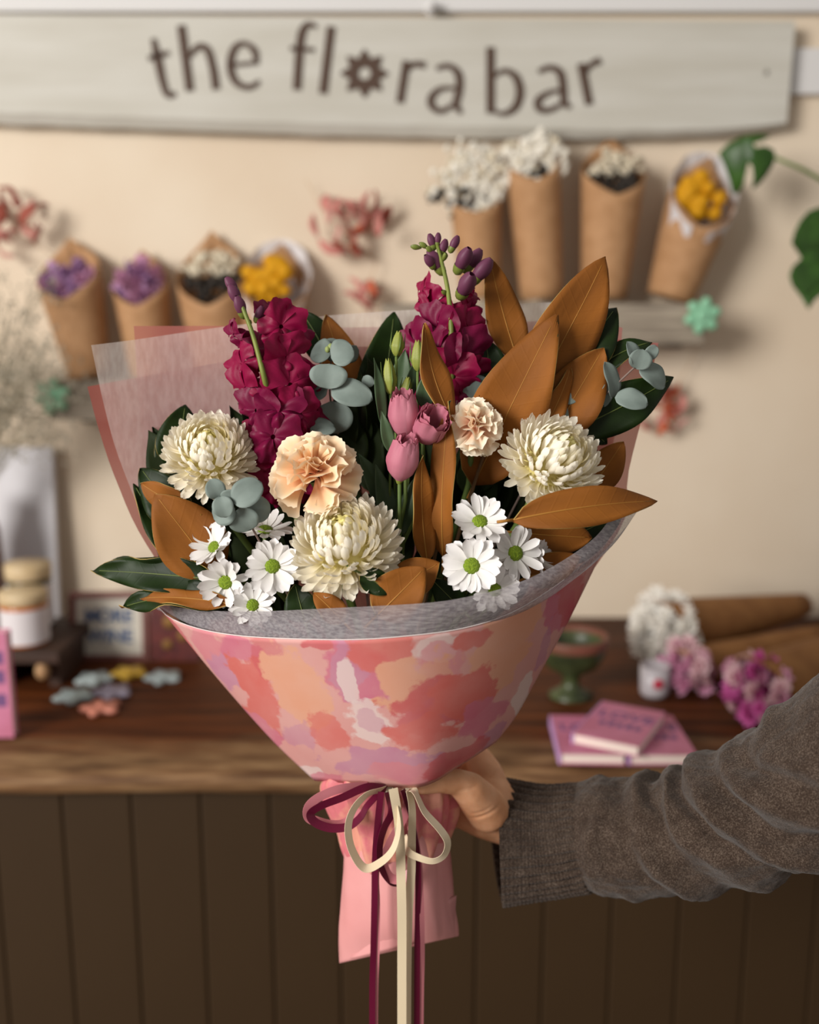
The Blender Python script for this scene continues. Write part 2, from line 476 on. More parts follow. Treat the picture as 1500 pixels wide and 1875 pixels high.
def cone(label, flab, rim, peak, bot, wtop, wbot, Y, fill, fc, fr_, n=46, paper=None, sleeve=None, tipped=False):
    """paper cone standing on a shelf: rim = front lip pixel, peak = pointed back, bot = foot; fill = [(blossom key, weight, height range)]"""
    mm = mpx(Y)
    b3 = P(bot[0], bot[1], Y); b3.z += .006; r3 = P(rim[0], rim[1], Y); p3 = P(peak[0], peak[1], Y + 0.03)
    ax = (r3 - b3); H = ax.length; ax.normalize()
    M = frame(b3, ax, (1, 0, 0))
    t = thing('paper_cone', label, 'cone', M, 'dried flower cones')
    rt, rb = wtop * mm / 2, wbot * mm / 2
    inv = M.inverted(); pk = inv @ p3
    Hp = pk.z
    front = (inv.to_3x3() @ Vector((0, -1, 0))); fa = math.atan2(front.y, front.x)
    def f(u, v):
        a = fa + PI + u * 2 * PI                      # seam at the front lip
        back = 1 - 2 * min(u, 1 - u)                  # 1 at the back, 0 at the front
        top = lerp(H, Hp, back ** 1.25)
        z = v * top
        r = lerp(rb, rt, min(1, z / H)) + max(0, z - H) * 0.10 - max(0, z - H) ** 2 * 1.5 * back
        return (r * math.cos(a), r * math.sin(a), z)
    vs, fs, uv = grid(28, 10, f)
    vs, fs, mi = thick(vs, fs, 0.0012)
    part('paper', vs, fs, paper or M_kraft, t)
    part('base', *moved(lathe([(1e-5, 0), (rb * .98, 0)], 16), Matrix.Translation((0, 0, .001))), paper or M_kraft, t)
    if sleeve:
        def g(u, v):
            a = fa + PI + (u - .5) * 2 * PI * .92
            back = (math.cos(a - fa - PI) + 1) / 2
            z = lerp(H * .78, lerp(H * .95, Hp * 1.03, back), v); r = rt * lerp(.88, 1.08, v) + .002 * math.sin(a * 9)
            return (r * math.cos(a), r * math.sin(a), z)
        vs, fs, uv = grid(36, 8, g); part('tissue_lining', vs, fs, sleeve, t)
    c3 = inv @ P(fc[0], fc[1], Y - 0.005)
    d = thing('dried_bunch', flab, 'dried flowers', M, 'dried bunches in the cones')
    for i in range(n):
        key = rng.choices([q[0] for q in fill], [q[1] for q in fill])[0]
        hh = next(q[2] for q in fill if q[0] == key)
        for _ in range(30):
            x, y, z = rng.uniform(-1, 1), rng.uniform(-1, 1), rng.uniform(*hh)
            if x * x + y * y + z * z < 1.05: break
        p = c3 + Vector((x * fr_[0] * mm, -abs(y) * 0.028 * (1 if front.y < 0 else -1) * .6, z * fr_[1] * mm))
        s_ = rng.uniform(1.2, 2.0)
        link('blossom', blossoms(key), d, Matrix.Translation(p) @ Euler((rng.uniform(.6, 1.8), rng.uniform(-.8, .8), rng.uniform(0, 6))).to_matrix().to_4x4() @ Matrix.Scale(s_, 4))
    part('stalks', *join(*[tube([Vector((q * .004, 0, .01)), c3 + Vector((q * .012, 0.006, -.004))], .0012, 5) for q in (-1.5, -.5, .5, 1.5)]), M_twig, d)
SHY = 1.93
cone('brown paper cone overflowing with dried white blossoms, beside the upper burgundy spike', 'loose dried white blossoms spilling far over their cone', (872, 392), (868, 330), (880, 553), 88, 70, SHY, [('white', 6, (-1, 1)), ('cream', 2, (-1, .6)), ('black', 1, (-1, -.3))], (860, 328), (78, 66), n=150)
cone('brown paper cone with a tall pointed back reaching the sign, white blossoms inside', 'dried white blossoms in the cone that reaches the sign', (978, 335), (967, 232), (992, 553), 92, 76, SHY, [('white', 6, (-1, 1)), ('cream', 2, (-1, .6)), ('black', 1, (-1, -.4))], (980, 295), (56, 52), n=110)
cone('brown paper cone holding cream and black seed heads below the sign', 'cream and black seed heads in the upper shelf cone', (1120, 362), (1135, 248), (1105, 553), 106, 80, SHY, [('cream', 4, (.1, .9)), ('black', 4, (-1, .1))], (1128, 325), (48, 46), n=56)
cone('leaning brown paper cone lined with white tissue at the end of the upper shelf', 'yellow billy button flowers in the tissue lined upper cone', (1268, 420), (1312, 285), (1226, 553), 112, 82, SHY, [('yellow', 5, (-1, 1))], (1285, 362), (38, 40), n=22, sleeve=M_tissuew)
cone('brown paper cone with dried purple flowers near the hanging garland', 'dried purple flowers in the cone above the lower clay flower', (135, 548), (116, 434), (165, 697), 108, 74, SHY, [('purple', 6, (-1, 1)), ('mauve', 2, (-1, 1))], (125, 517), (50, 32), n=50)
cone('small brown paper cone with dried mauve flowers, second in the lower row', 'dried mauve pink flowers in the small cone', (262, 560), (258, 456), (278, 697), 94, 74, SHY, [('mauve', 6, (-1, 1)), ('purple', 2, (-1, 1))], (258, 525), (48, 42), n=50)
cone('brown paper cone with cream and black seed heads behind the burgundy spike', 'cream and black seed heads in the lower row', (392, 560), (386, 420), (405, 697), 118, 84, SHY, [('cream', 4, (.1, 1)), ('black', 5, (-1, .1))], (388, 508), (54, 44), n=56)
cone('brown paper cone with white tissue lining and yellow flowers on the lower shelf', 'yellow billy button flowers in the lower tissue lined cone', (500, 575), (527, 445), (490, 697), 112, 84, SHY, [('yellow', 5, (-1, 1))], (492, 515), (44, 38), n=22, sleeve=M_tissuew)

# ------------------------------------------------------------------ hanging dried garland clusters
def garland(label, cx, cy, rx, ry, n, string, seed, Y=1.955):
    r = random.Random(seed); mm = mpx(Y)
    t = thing('dried_garland', label, 'garland', Matrix.Translation(P(cx, cy, Y)), 'pink dried garlands on the wall')
    cols = [mat('garland pink', '#e09a90', .7, transl=.3), mat('garland coral', '#d76c45', .7, transl=.3), mat('garland rust', '#b06050', .7, transl=.3), mat('garland blush', '#e0aea2', .7, transl=.3)]
    ms = []
    for m in cols:
        def f(u, v):
            w = math.sin(PI * v) ** .7 * .006; x = (u - .5) * 2 * w
            return (x, v * .030, .006 * math.sin(v * 3) + abs(u - .5) * .006)
        vs, fs, uv = grid(4, 6, f); vs, fs, mi = thick(vs, fs, .0006)
        ms.append(mesh('petal', vs, fs, m))
    for i in range(n):
        a = r.uniform(0, 2 * PI); q = math.sqrt(r.random())
        p = Vector((math.cos(a) * q * rx * mm, r.uniform(-.012, .012), math.sin(a) * q * ry * mm))
        link('petal', r.choices(ms, [5, 2, 2, 3])[0], t, Matrix.Translation(p) @ Euler((r.uniform(.4, 2.6), r.uniform(-.9, .9), r.uniform(0, 6.28))).to_matrix().to_4x4() @ Matrix.Scale(r.uniform(1.0, 1.8), 4))
    part('string', *tube([P(*s_, Y + .02) for s_ in string], .0008, 5), M_kraftpale, t, world=True)
garland('pink and coral dried flower garland on the wall between the two shelves', 632, 432, 66, 44, 26, [(560, 330), (600, 400), (640, 430), (690, 480)], 1)
garland('pink dried garland hanging beside the purple cone', 24, 418, 48, 52, 22, [(-60, 330), (0, 390), (40, 430), (100, 470)], 2)
garland('pink and orange dried garland below the upper clay flower', 1218, 755, 34, 48, 20, [(1285, 620), (1255, 680), (1220, 740), (1200, 800)], 3)
garland('faint blush dried garland above the tissue edge', 668, 552, 24, 28, 8, [(690, 480), (675, 520), (668, 552), (660, 600)], 4)

# ------------------------------------------------------------------ swiss cheese plant at the picture edge
def monstera():
    Y = 1.84; mm = mpx(Y)
    mg = mat('monstera green', '#3f6626', .4, '#2d4d1b', nscale=30, transl=.2)
    t = thing('monstera_plant', 'green monstera plant reaching in beside the sign end', 'plant', Matrix.Translation(P(1560, 560, Y)))
    def blade(outline, foot, bend):
        bm = bmesh.new()
        f = bm.faces.new([bm.verts.new((x, -y, 0)) for x, y in outline])
        bmesh.ops.triangulate(bm, faces=[f])
        for _ in range(2): bmesh.ops.subdivide_edges(bm, edges=[e for e in bm.edges if e.calc_length() > 14], cuts=1)
        bmesh.ops.triangulate(bm, faces=list(bm.faces)); bm.verts.index_update()
        vs = []
        for v in bm.verts:
            x, y = v.co.x, -v.co.y; d = math.hypot(x - foot[0], y - foot[1]) / 100
            vs.append(P(x, y, Y + bend * d * d + .004 * math.sin(x * .09)))
        fs = [tuple(v.index for v in f.verts) for f in bm.faces]; bm.free()
        a, b, c = (vs[i] for i in fs[0])
        if (b - a).cross(c - a).dot(V_) < 0: fs = [q[::-1] for q in fs]
        v, f, mi = thick(vs, fs, .0008)
        part('leaf', v, f, mg, t, world=True)
    blade([(1316, 281), (1333, 263), (1358, 250), (1392, 245), (1412, 247), (1396, 258), (1380, 262), (1384, 270), (1402, 267), (1417, 274), (1421, 288), (1416, 302), (1404, 322), (1390, 338), (1377, 348), (1380, 325), (1378, 305), (1371, 298), (1366, 318), (1360, 342), (1350, 356), (1342, 355), (1336, 330), (1326, 302)], (1418, 286), .03)
    blade([(1482, 386), (1466, 404), (1456, 424), (1450, 446), (1473, 426), (1505, 408), (1552, 398), (1505, 452), (1468, 473), (1452, 488), (1446, 505), (1452, 524), (1466, 508), (1490, 486), (1535, 460), (1508, 514), (1485, 534), (1470, 548), (1481, 566), (1493, 549), (1516, 530), (1545, 520), (1580, 500), (1600, 440), (1580, 392), (1540, 374), (1510, 376)], (1560, 400), -.02)
    part('stem', *tube([P(1418, 288, Y), P(1470, 310, Y), P(1540, 350, Y), P(1600, 420, Y), P(1640, 620, Y), P(1650, 900, Y), P(1650, 1120, Y)], [.003, .0035, .004, .005, .006, .006, .006], 8), M_stem, t, world=True)
    part('stem', *tube([P(1560, 395, Y), P(1590, 430, Y), P(1620, 520, Y), P(1640, 660, Y)], [.003, .003, .004, .005], 8), M_stem, t, world=True)
    foot = P(1650, 1140, Y); zz = TOP_Z
    foot = Vector((foot.x, Y, zz))
    part('pot', *moved(lathe([(1e-5, .001), (.05, .001), (.065, .11), (.07, .115), (.06, .115), (.055, .1), (1e-5, .1)], 24), MW[t.name].inverted() @ Matrix.Translation(foot)), mat('terracotta', '#a5603f', .8), t)
monstera()

# ------------------------------------------------------------------ things on the counter
def bx_thing_frame(A, B, z):                              # frame with origin at front left foot, x along the front edge
    a, b = PZ(*A, z), PZ(*B, z); x = (b - a); w = x.length; x.normalize(); y = Vector((0, 0, 1)).cross(x)
    M = Matrix((x, y, Vector((0, 0, 1)))).transposed().to_4x4(); M.translation = a
    return M, w
def text_mesh(s, size, m, ext=.0004, extra=0.0):
    cu = bpy.data.curves.new('lettering', 'FONT'); cu.body = s; cu.size = size; cu.extrude = ext; cu.align_x = 'CENTER'; cu.align_y = 'CENTER'; cu.offset = extra
    ob = bpy.data.objects.new('lettering', cu); C.objects.link(ob)
    dg = bpy.context.evaluated_depsgraph_get(); me = bpy.data.meshes.new_from_object(ob.evaluated_get(dg))
    bpy.data.objects.remove(ob); bpy.data.curves.remove(cu)
    me.materials.clear(); me.materials.append(m)
    return me
M_bookpink = mat('book cover pink', '#c37795', .5, '#b96c86', nscale=25)
M_booklilac = mat('book spine lilac', '#c79bd0', .5)
M_pages = mat('book pages', '#ead9cf', .8)
M_ink = mat('book ink', '#6d4a78', .6)
def book(label, M, w, d, h, spine='L'):
    t = thing('book', label, 'book', M, 'pink books on the counter')
    c = .0016
    part('cover', *join(box(0, w, 0, d, h - c, h, .0006), box(0, w, 0, d, 0, c, .0006)), M_bookpink, t, smooth=False)
    part('spine', *box(-.001, c * 1.2, 0, d, 0, h, .0006), M_booklilac, t, smooth=False)
    part('pages', *box(c, w - .003, .003, d - .003, c, h - c), M_pages, t, smooth=False)
    for k, (s_, yy) in enumerate([('LOVE', .66)]):
        link('title', text_mesh(s_, w * .36, M_ink, .0002, .0006), t, Matrix.Translation((w * .53, d * yy, h + .0002)))
    for k in range(5):
        xx = w * (.22 + .135 * k)
        part('title_mark', *box(xx, xx + w * .09, d * .36, d * .36 + d * (.13 if k % 2 else .1), h, h + .0003), M_ink, t, smooth=False)
M1_, w1 = bx_thing_frame((1024, 1400), (1147, 1402), TOP_Z + .001); book('pink hardback lying flat on the counter with its lilac spine showing', M1_, w1, w1 * 1.5, .0165)
M2_, w2 = bx_thing_frame((1152, 1402), (1276, 1402), TOP_Z + .001); book('pink hardback lying flat on the counter, half covered and closest to the sweater', M2_, w2, w2 * 1.5, .0165)
M3_, w3 = bx_thing_frame((1047, 1363), (1170, 1388), TOP_Z + .0185); book('pink hardback lying across the other two books, with bright page edges', M3_, w3, w3 * 1.45, .0165)

# upright pink book at the picture edge
a = PZ(-60, 1352, TOP_Z); b = PZ(26, 1352, TOP_Z)
t = thing('book', 'pink book standing upright at the picture edge', 'book', Matrix.Translation((a.x, a.y, TOP_Z + .0005)), 'pink books on the counter')
hh = P(26, 1158, a.y).z - TOP_Z; ww = b.x - a.x
part('cover', *join(box(0, ww, 0, .0016, 0, hh, .0006), box(0, ww, .016, .0176, 0, hh, .0006)), M_bookpink, t, smooth=False)
part('spine', *box(-.001, .002, 0, .0176, 0, hh, .0006), M_booklilac, t, smooth=False)
part('pages', *box(.002, ww - .003, .0016, .016, .002, hh - .003), M_pages, t, smooth=False)
for zf in (.30, .52, .7): part('title_mark', *box(ww * .3, ww * .9, -.0003, .0001, hh * zf, hh * (zf + .12)), M_ink, t, smooth=False)

# goblet
def goblet():
    c = PZ(1045, 1275, TOP_Z)
    gl = mat('green glaze', '#4a5232', .35, '#2f3520', nscale=25)
    t = thing('goblet', 'dark green ceramic footed bowl with a dusty red rim behind the bouquet', 'goblet', Matrix.Translation(c))
    s_ = .0098 / 10 * 10
    prof = [(1e-5, 0), (.034, 0), (.035, .004), (.020, .012), (.013, .022), (.013, .034), (.022, .042), (.040, .052), (.050, .068), (.055, .088), (.056, .098), (.052, .098), (.048, .085), (.038, .062), (1e-5, .056)]
    vs, fs = lathe(prof, 36); part('bowl', vs, fs, gl, t)
    part('rim', *lathe([(.0555, .086), (.0575, .097), (.0565, .102), (.052, .102), (.050, .090)], 36), mat('dusty red glaze', '#7a4639', .5, '#6a4030', nscale=20), t)
goblet()

# candle glass under the flowers
c = PZ(1198, 1272, TOP_Z)
t = thing('candle_glass', 'small white candle cup with a red dot beneath the white everlastings', 'candle', Matrix.Translation(c))
part('cup', *lathe([(1e-5, 0), (.020, 0), (.023, .006), (.024, .050), (.0215, .050), (.021, .040), (1e-5, .040)], 24), mat('white ceramic', '#b5aeb2', .3), t)
part('red_dot', *moved(lathe([(1e-5, .0006), (.008, .0005), (.0085, 0)], 16), frame((0, -.0236, .026), (0, -1, 0))), mat('red print', '#b8344a', .5), t)
# cones lying on the counter
M_kraftdark = mat('dark kraft paper', '#9d6c3c', 0.75, '#8b5c30', nscale=30, transl=0.1)
def lying(label, flab, mouth, tail, Ym, Yt, rm, rt, fill, n, fr_, paper=M_kraftdark):
    a = P(mouth[0], mouth[1], Ym); b = P(tail[0], tail[1], Yt)
    a.z = max(a.z, TOP_Z + rm + .001); b.z = max(b.z, TOP_Z + rt + .001)
    ax = a - b; H = ax.length
    M = frame(b, ax, (0, 0, 1))
    t = thing('paper_cone', label, 'cone', M, 'dried flower cones')
    vs, fs, uv = grid(28, 8, lambda u, v: ((lerp(rt, rm, v)) * math.cos(2 * PI * u), (lerp(rt, rm, v)) * math.sin(2 * PI * u), v * H * (1 + .12 * math.cos(2 * PI * u))))
    vs, fs, mi = thick(vs, fs, .0012); part('paper', vs, fs, paper, t)
    d = thing('dried_bunch', flab, 'dried flowers', M, 'bunches lying on the counter')
    for i in range(n):
        key = rng.choices([q[0] for q in fill], [q[1] for q in fill])[0]
        while True:
            x, y, z = rng.uniform(-1, 1), rng.uniform(-1, 1), rng.uniform(-.6, 1)
            if x * x + y * y + z * z < 1: break
        p = Vector((x * fr_, y * fr_, H + z * fr_ * .75 + .012))
        w = M @ p
        if w.z < TOP_Z + .014: continue
        link('blossom', blossoms(key), d, Matrix.Translation(p) @ Euler((rng.uniform(-.9, .9), rng.uniform(-.9, .9), rng.uniform(0, 6))).to_matrix().to_4x4() @ Matrix.Scale(rng.uniform(1.3, 1.9), 4))
    part('stalks', *join(*[tube([Vector((q * .003, 0, .02)), Vector((q * .01, 0, H))], .0013, 5) for q in (-1.5, -.5, .5, 1.5)]), M_twig, d)
lying('brown paper cone lying on the counter against the wall', 'white everlasting flowers lying on the counter beside the goblet', (1228, 1152), (1470, 1108), 1.70, 1.90, .056, .022, [('snow', 1, 0)], 150, .062)
lying('slim brown paper cone lying between two others on the counter', 'pale pink everlasting flowers spilling over the candle cup', (1268, 1222), (1500, 1165), 1.60, 1.76, .036, .020, [('rose', 5, 0), ('shell', 4, 0)], 60, .044)
lying('brown paper cone lying closest to the sleeve on the counter', 'magenta pink everlasting flowers lying beside the sleeve', (1395, 1255), (1560, 1180), 1.46, 1.62, .050, .026, [('hot', 5, 0), ('shell', 3, 0), ('rose', 3, 0)], 80, .050)
# fallen kraft flap under the magenta bunch
c = PZ(1345, 1345, TOP_Z)
# clay flower tokens
def token(label, px, py, col, rot):
    c = PZ(px, py, TOP_Z); m = mat('token ' + col, col, .4)
    n = 40; R = .033
    prof = lambda a: R * (.80 + .2 * math.cos(5 * a + rot))
    vs, fs = [], []
    for z, k in ((0, .93), (.003, 1), (.006, .98), (.0085, .85)):
        for i in range(n): a = 2 * PI * i / n; vs.append(Vector((prof(a) * k * math.cos(a), prof(a) * k * math.sin(a), z)))
    for j in range(3):
        for i in range(n): fs.append((j * n + i, j * n + (i + 1) % n, (j + 1) * n + (i + 1) % n, (j + 1) * n + i))
    fs.append(tuple(3 * n + i for i in range(n))); fs.append(tuple(range(n))[::-1])
    t = thing('clay_token', label, 'ornament', Matrix.Translation((c.x, c.y, TOP_Z + .001)), 'flower shaped clay tokens on the counter')
    part('body', vs, fs, m, t)
    part('centre', *moved(ball(.009, 10, 6, .45), Matrix.Translation((0, 0, .0085))), m, t)
token('pale blue clay flower token beside the yellow one', 173, 1248, '#a9b5b5', 0)
token('yellow clay flower token on the counter', 236, 1237, '#c9a23c', 1)
token('pale blue clay flower token lying apart near the bouquet', 299, 1245, '#a9b5b6', 2)
token('pale blue clay flower token closest to the dark stand', 135, 1280, '#a5b3b3', .7)
token('lilac clay flower token between the blue and the salmon ones', 206, 1272, '#9a91a2', 1.6)
token('salmon pink clay flower token closest to the counter edge', 185, 1301, '#c17a66', 2.4)

# framed card
def card():
    a = PZ(128, 1212, TOP_Z); b = PZ(272, 1212, TOP_Z); y = a.y
    w = b.x - a.x; h = P(150, 1083, y + .02).z - TOP_Z
    M = Matrix.Translation((a.x, y, TOP_Z + .001)) @ Matrix.Rotation(-.10, 4, 'X')
    t = thing('framed_card', 'framed card with bold blue capital letters on the counter', 'framed card', M)
    f = .0105
    part('frame', *join(box(0, w, 0, .014, 0, f, .001), box(0, w, 0, .014, h - f, h, .001), box(0, f, 0, .014, f, h - f, .001), box(w - f, w, 0, .014, f, h - f, .001)), mat('maroon frame', '#71453f', .5), t, smooth=False)
    part('paper', *box(f, w - f, .006, .010, f, h - f), mat('card paper', '#c9c3b6', .7), t, smooth=False)
    mi = mat('blue print', '#33507c', .6)
    for k, (s_, zz) in enumerate([('MORE', .64), ('WINE', .35)]):
        me_ = text_mesh(s_, .05, mi, .0003, .0016)
        xs = [v.co.x for v in me_.vertices]; ys = [v.co.y for v in me_.vertices]; kx, ky = .60 * w / (max(xs) - min(xs)), .20 * h / (max(ys) - min(ys))
        link('lettering', me_, t, Matrix.Translation((w / 2 - (max(xs) + min(xs)) / 2 * kx, .0057, h * zz)) @ Matrix.Rotation(PI / 2, 4, 'X') @ Matrix.Diagonal((kx, ky, 1, 1)))
    # dark red boxed card beside it
    a2 = PZ(276, 1212, TOP_Z); w2 = .085
    t2 = thing('greeting_card', 'dark red patterned card half hidden by the bouquet wrap', 'card', Matrix.Translation((a2.x, a2.y, TOP_Z + .001)) @ Matrix.Rotation(-.1, 4, 'X'))
    part('panel', *box(0, w2, 0, .004, 0, h * .98, .0008), mat('dark red card', '#4a1d1f', .6, '#6a2a24', nscale=60), t2, smooth=False)
    for (x, z, r) in ((.035, .07, .012), (.058, .045, .01), (.03, .03, .009), (.06, .085, .008)):
        part('printed_flower', *moved(lathe([(1e-5, .0006), (r, .0004), (r, 0)], 12), Matrix.Translation((x, 0, z)) @ Matrix.Rotation(PI / 2, 4, 'X')), mat('dull gold print', '#8a6430', .6), t2)
card()

# candle jars on a small dark stand
def jars():
    dw = mat('dark stand wood', '#40291d', .6, '#321f15', nscale=12, nstretch=(1, 8, 1))
    y0 = 1.58
    a = Vector((P(-40, 1215, y0).x, y0, TOP_Z)); b = P(108, 1215, y0)
    zt = P(40, 1196, y0).z
    t = thing('display_stand', 'small dark wooden riser on the counter under the candle jars', 'stand', Matrix.Translation((0, 0, TOP_Z)))
    part('top', *box(a.x, b.x, y0, y0 + .2, zt - TOP_Z - .018, zt - TOP_Z, .002), dw, t, smooth=False)
    for x in (a.x + .01, b.x - .028):
        part('leg', *box(x, x + .018, y0 + .03, y0 + .18, .0, zt - TOP_Z - .018, .001), dw, t, smooth=False)
    part('back_panel', *box(a.x + .012, b.x - .012, y0 + .15, y0 + .16, .0, zt - TOP_Z - .019), dw, t, smooth=False)
    part('round_knob', *moved(ball(.012, 12, 8, 1.25), Matrix.Translation((P(74, 1245, y0).x, y0 + .012, .034))), mat('pale wood knob', '#a7825c', .6), t)
    lid = mat('pale lid', '#cdb894', .5, '#bfa67f', nscale=30); lab = mat('white label', '#d8d2d4', .6)
    def jar(label, px, y, z, r, h, body):
        c = P(px, 1190, y); M = Matrix.Translation((c.x, y, z + .0005))
        j = thing('candle_jar', label, 'jar', M)
        part('glass', *lathe([(1e-5, 0), (r * .96, 0), (r, .004), (r, h * .74), (r * .96, h * .78), (r * .9, h * .78), (1e-5, h * .77)], 28), body, j)
        part('label', *grid(16, 1, lambda u, v: ((r + .0004) * math.sin((u - .35) * 2.9), -(r + .0004) * math.cos((u - .35) * 2.9), lerp(h * .06, h * .70, v)))[:2], lab, j)
        part('lid', *lathe([(1e-5, h * .775), (r * .98, h * .775), (r * 1.02, h * .79), (r * 1.02, h * .98), (r * .98, h), (1e-5, h)], 28), lid, j)
    amber = mat('amber glass', '#b25f17', .2, spec=.6); green = mat('dark green glass', '#4c4733', .2)
    jar('amber candle jar with a white label and pale lid on the riser', 49, y0 + .055, zt, .038, .088, amber)
    jar('dark glass jar with a pale lid behind the amber candle jar', 62, y0 + .145, zt, .038, .112, green)
jars()

# mauve vase with dried baby's breath
def breath():
    c = Vector((P(-32, 1130, 1.85).x, 1.85, TOP_Z))
    t = thing('tall_vase', 'tall mauve brown ceramic vase at the picture edge', 'vase', Matrix.Translation(c))
    h = P(-10, 905, 1.85).z - TOP_Z
    part('body', *lathe([(1e-5, 0), (.034, 0), (.042, .02), (.046, h * .4), (.042, h * .75), (.030, h * .92), (.033, h), (.029, h), (.027, h * .9), (1e-5, h * .85)], 32), mat('mauve glaze', '#85685f', .45, '#735650', nscale=12), t)
    d = thing('dried_bunch', 'hazy dried baby\'s breath in the tall mauve vase', 'dried flowers', Matrix.Translation(c + Vector((0, 0, h * .9))))
    r = random.Random(9); st, bl = [], []
    for i in range(70):
        px, py = r.gauss(25, 62), r.gauss(705, 75)
        if py > 840: py = 800
        e = P(px, py, 1.82 + r.uniform(-.07, .07)) - (c + Vector((0, 0, h * .9)))
        mid = e * .55 + Vector((0, 0, .03))
        st.append(tube([(0, 0, 0), mid, e], .0007, 4))
        for k in range(22):
            q = e + Vector((r.gauss(0, .022), r.gauss(0, .02), r.gauss(0, .022)))
            bl.append(moved(ball(r.uniform(.0016, .0034), 5, 3), Matrix.Translation(q)))
            if k % 4 == 0: st.append(tube([mid.lerp(e, .6), q], .0004, 3))
    part('stalks', *join(*st), mat('dry stalk', '#8f8670', .8), d)
    o = part('tiny_blossoms', *join(*bl), mat('breath blossom', '#b5ad9b', .8, transl=.2), d); o['kind'] = 'stuff'
breath()
# white panel leaning on the wall, standing in for an unidentified pale upright shape
a = P(10, 1062, WALL_Y - .05); b = P(106, 1062, WALL_Y - .05); h = P(60, 818, WALL_Y - .03).z - TOP_Z
t = thing('blank_panel', 'plain white panel leaning on the wall behind the vase', 'canvas', Matrix.Translation((a.x - .03, WALL_Y - .06, TOP_Z + .001)) @ Matrix.Rotation(-.08, 4, 'X'))
part('panel', *box(0, b.x - a.x + .03, 0, .016, 0, h, .003), mat('white panel', '#d6d4d8', .7), t, smooth=False)

# ================================================================== THE BOUQUET
BY = 0.80                                             # depth of its neck
NECK = P(712, 1440, BY)
M_magtop = mat('magnolia upper side', '#1d300b', .48, '#121f07', nscale=30, spec=.2, transl=.06)
M_magunder = mat('magnolia felted underside', '#925611', .75, '#75420d', nscale=24, nstretch=(1, .4, 1), bump=.3, bscale=90, bstretch=(1, .35, 1), transl=.12)
M_magedge = mat('magnolia leaf edge', '#a98f4e', .6)
M_magrib = mat('magnolia midrib', '#a3702c', .6)
M_magribg = mat('magnolia pale midrib', '#5d6a33', .5)
M_euc = mat('eucalyptus leaf', '#84918b', .62, '#707d77', nscale=40, spec=.3, transl=.08)
M_eucstem = mat('eucalyptus stem', '#7d6a62', .7)
M_tis = mat('nonwoven tissue', '#ccc6ca', .8, '#a29aa1', nscale=620, nstretch=(.16, 1, 1), bump=.25, bscale=300, transl=.4, alpha=.66)
M_tisb = mat('nonwoven tissue back', '#faf3f0', .8, '#e6dad6', nscale=260, nstretch=(1, 1, .3), bump=.1, bscale=300, transl=.42, alpha=.44)
M_filmshade = mat('shaded pink film', '#965452', .55, transl=.45, alpha=.84, tcol='#dd7d6e')  # darker colour stands in for the backlight lost where films overlap
M_film2 = mat('plain pink film', '#c97b76', .55, transl=.45, alpha=.72, tcol='#cf807a')  # the same film without the painted darkening

def add_veins(m, freq, amount, dist):
    # side veins leave the midrib at an angle: bands over y - 0.75 |x| of the leaf's own axes
    t = NT(m); b = t.n['Principled BSDF']
    tc = t.new('ShaderNodeTexCoord'); sp = t.new('ShaderNodeSeparateXYZ'); t.l.new(tc.outputs['Object'], sp.inputs[0])
    ab = t.new('ShaderNodeMath', operation='ABSOLUTE'); t.l.new(sp.outputs[0], ab.inputs[0])
    ml = t.new('ShaderNodeMath', operation='MULTIPLY_ADD'); t.l.new(ab.outputs[0], ml.inputs[0]); ml.inputs[1].default_value = -.75; t.l.new(sp.outputs[1], ml.inputs[2])
    fr = t.new('ShaderNodeMath', operation='MULTIPLY'); t.l.new(ml.outputs[0], fr.inputs[0]); fr.inputs[1].default_value = freq
    sn = t.new('ShaderNodeMath', operation='SINE'); t.l.new(fr.outputs[0], sn.inputs[0])
    pw = t.new('ShaderNodeMapRange'); pw.inputs['From Min'].default_value = .82; pw.inputs['From Max'].default_value = 1; t.l.new(sn.outputs[0], pw.inputs[0])
    bp = t.new('ShaderNodeBump'); bp.inputs['Strength'].default_value = amount; bp.inputs['Distance'].default_value = dist
    t.l.new(pw.outputs[0], bp.inputs['Height'])
    old = b.inputs['Normal'].links
    if old: t.l.new(old[0].from_socket, bp.inputs['Normal'])
    t.l.new(bp.outputs[0], b.inputs['Normal'])
add_veins(M_magunder, 560, .16, .0004); add_veins(M_magtop, 560, .14, .0003)
def poly(pts, n):                                    # n+1 points by arc length
    pts = [np.array(p, float) for p in pts]
    d = [0]
    for a, b in zip(pts, pts[1:]): d.append(d[-1] + np.linalg.norm(b - a))
    out = []
    arr = np.array(pts)
    for k in range(n + 1):
        s = d[-1] * k / n
        out.append(np.array([np.interp(s, d, arr[:, c]) for c in range(arr.shape[1])]))
    return out
def smoothpoly(pts, n): return poly(catmull(pts, 12 * (len(pts) - 1)), n)
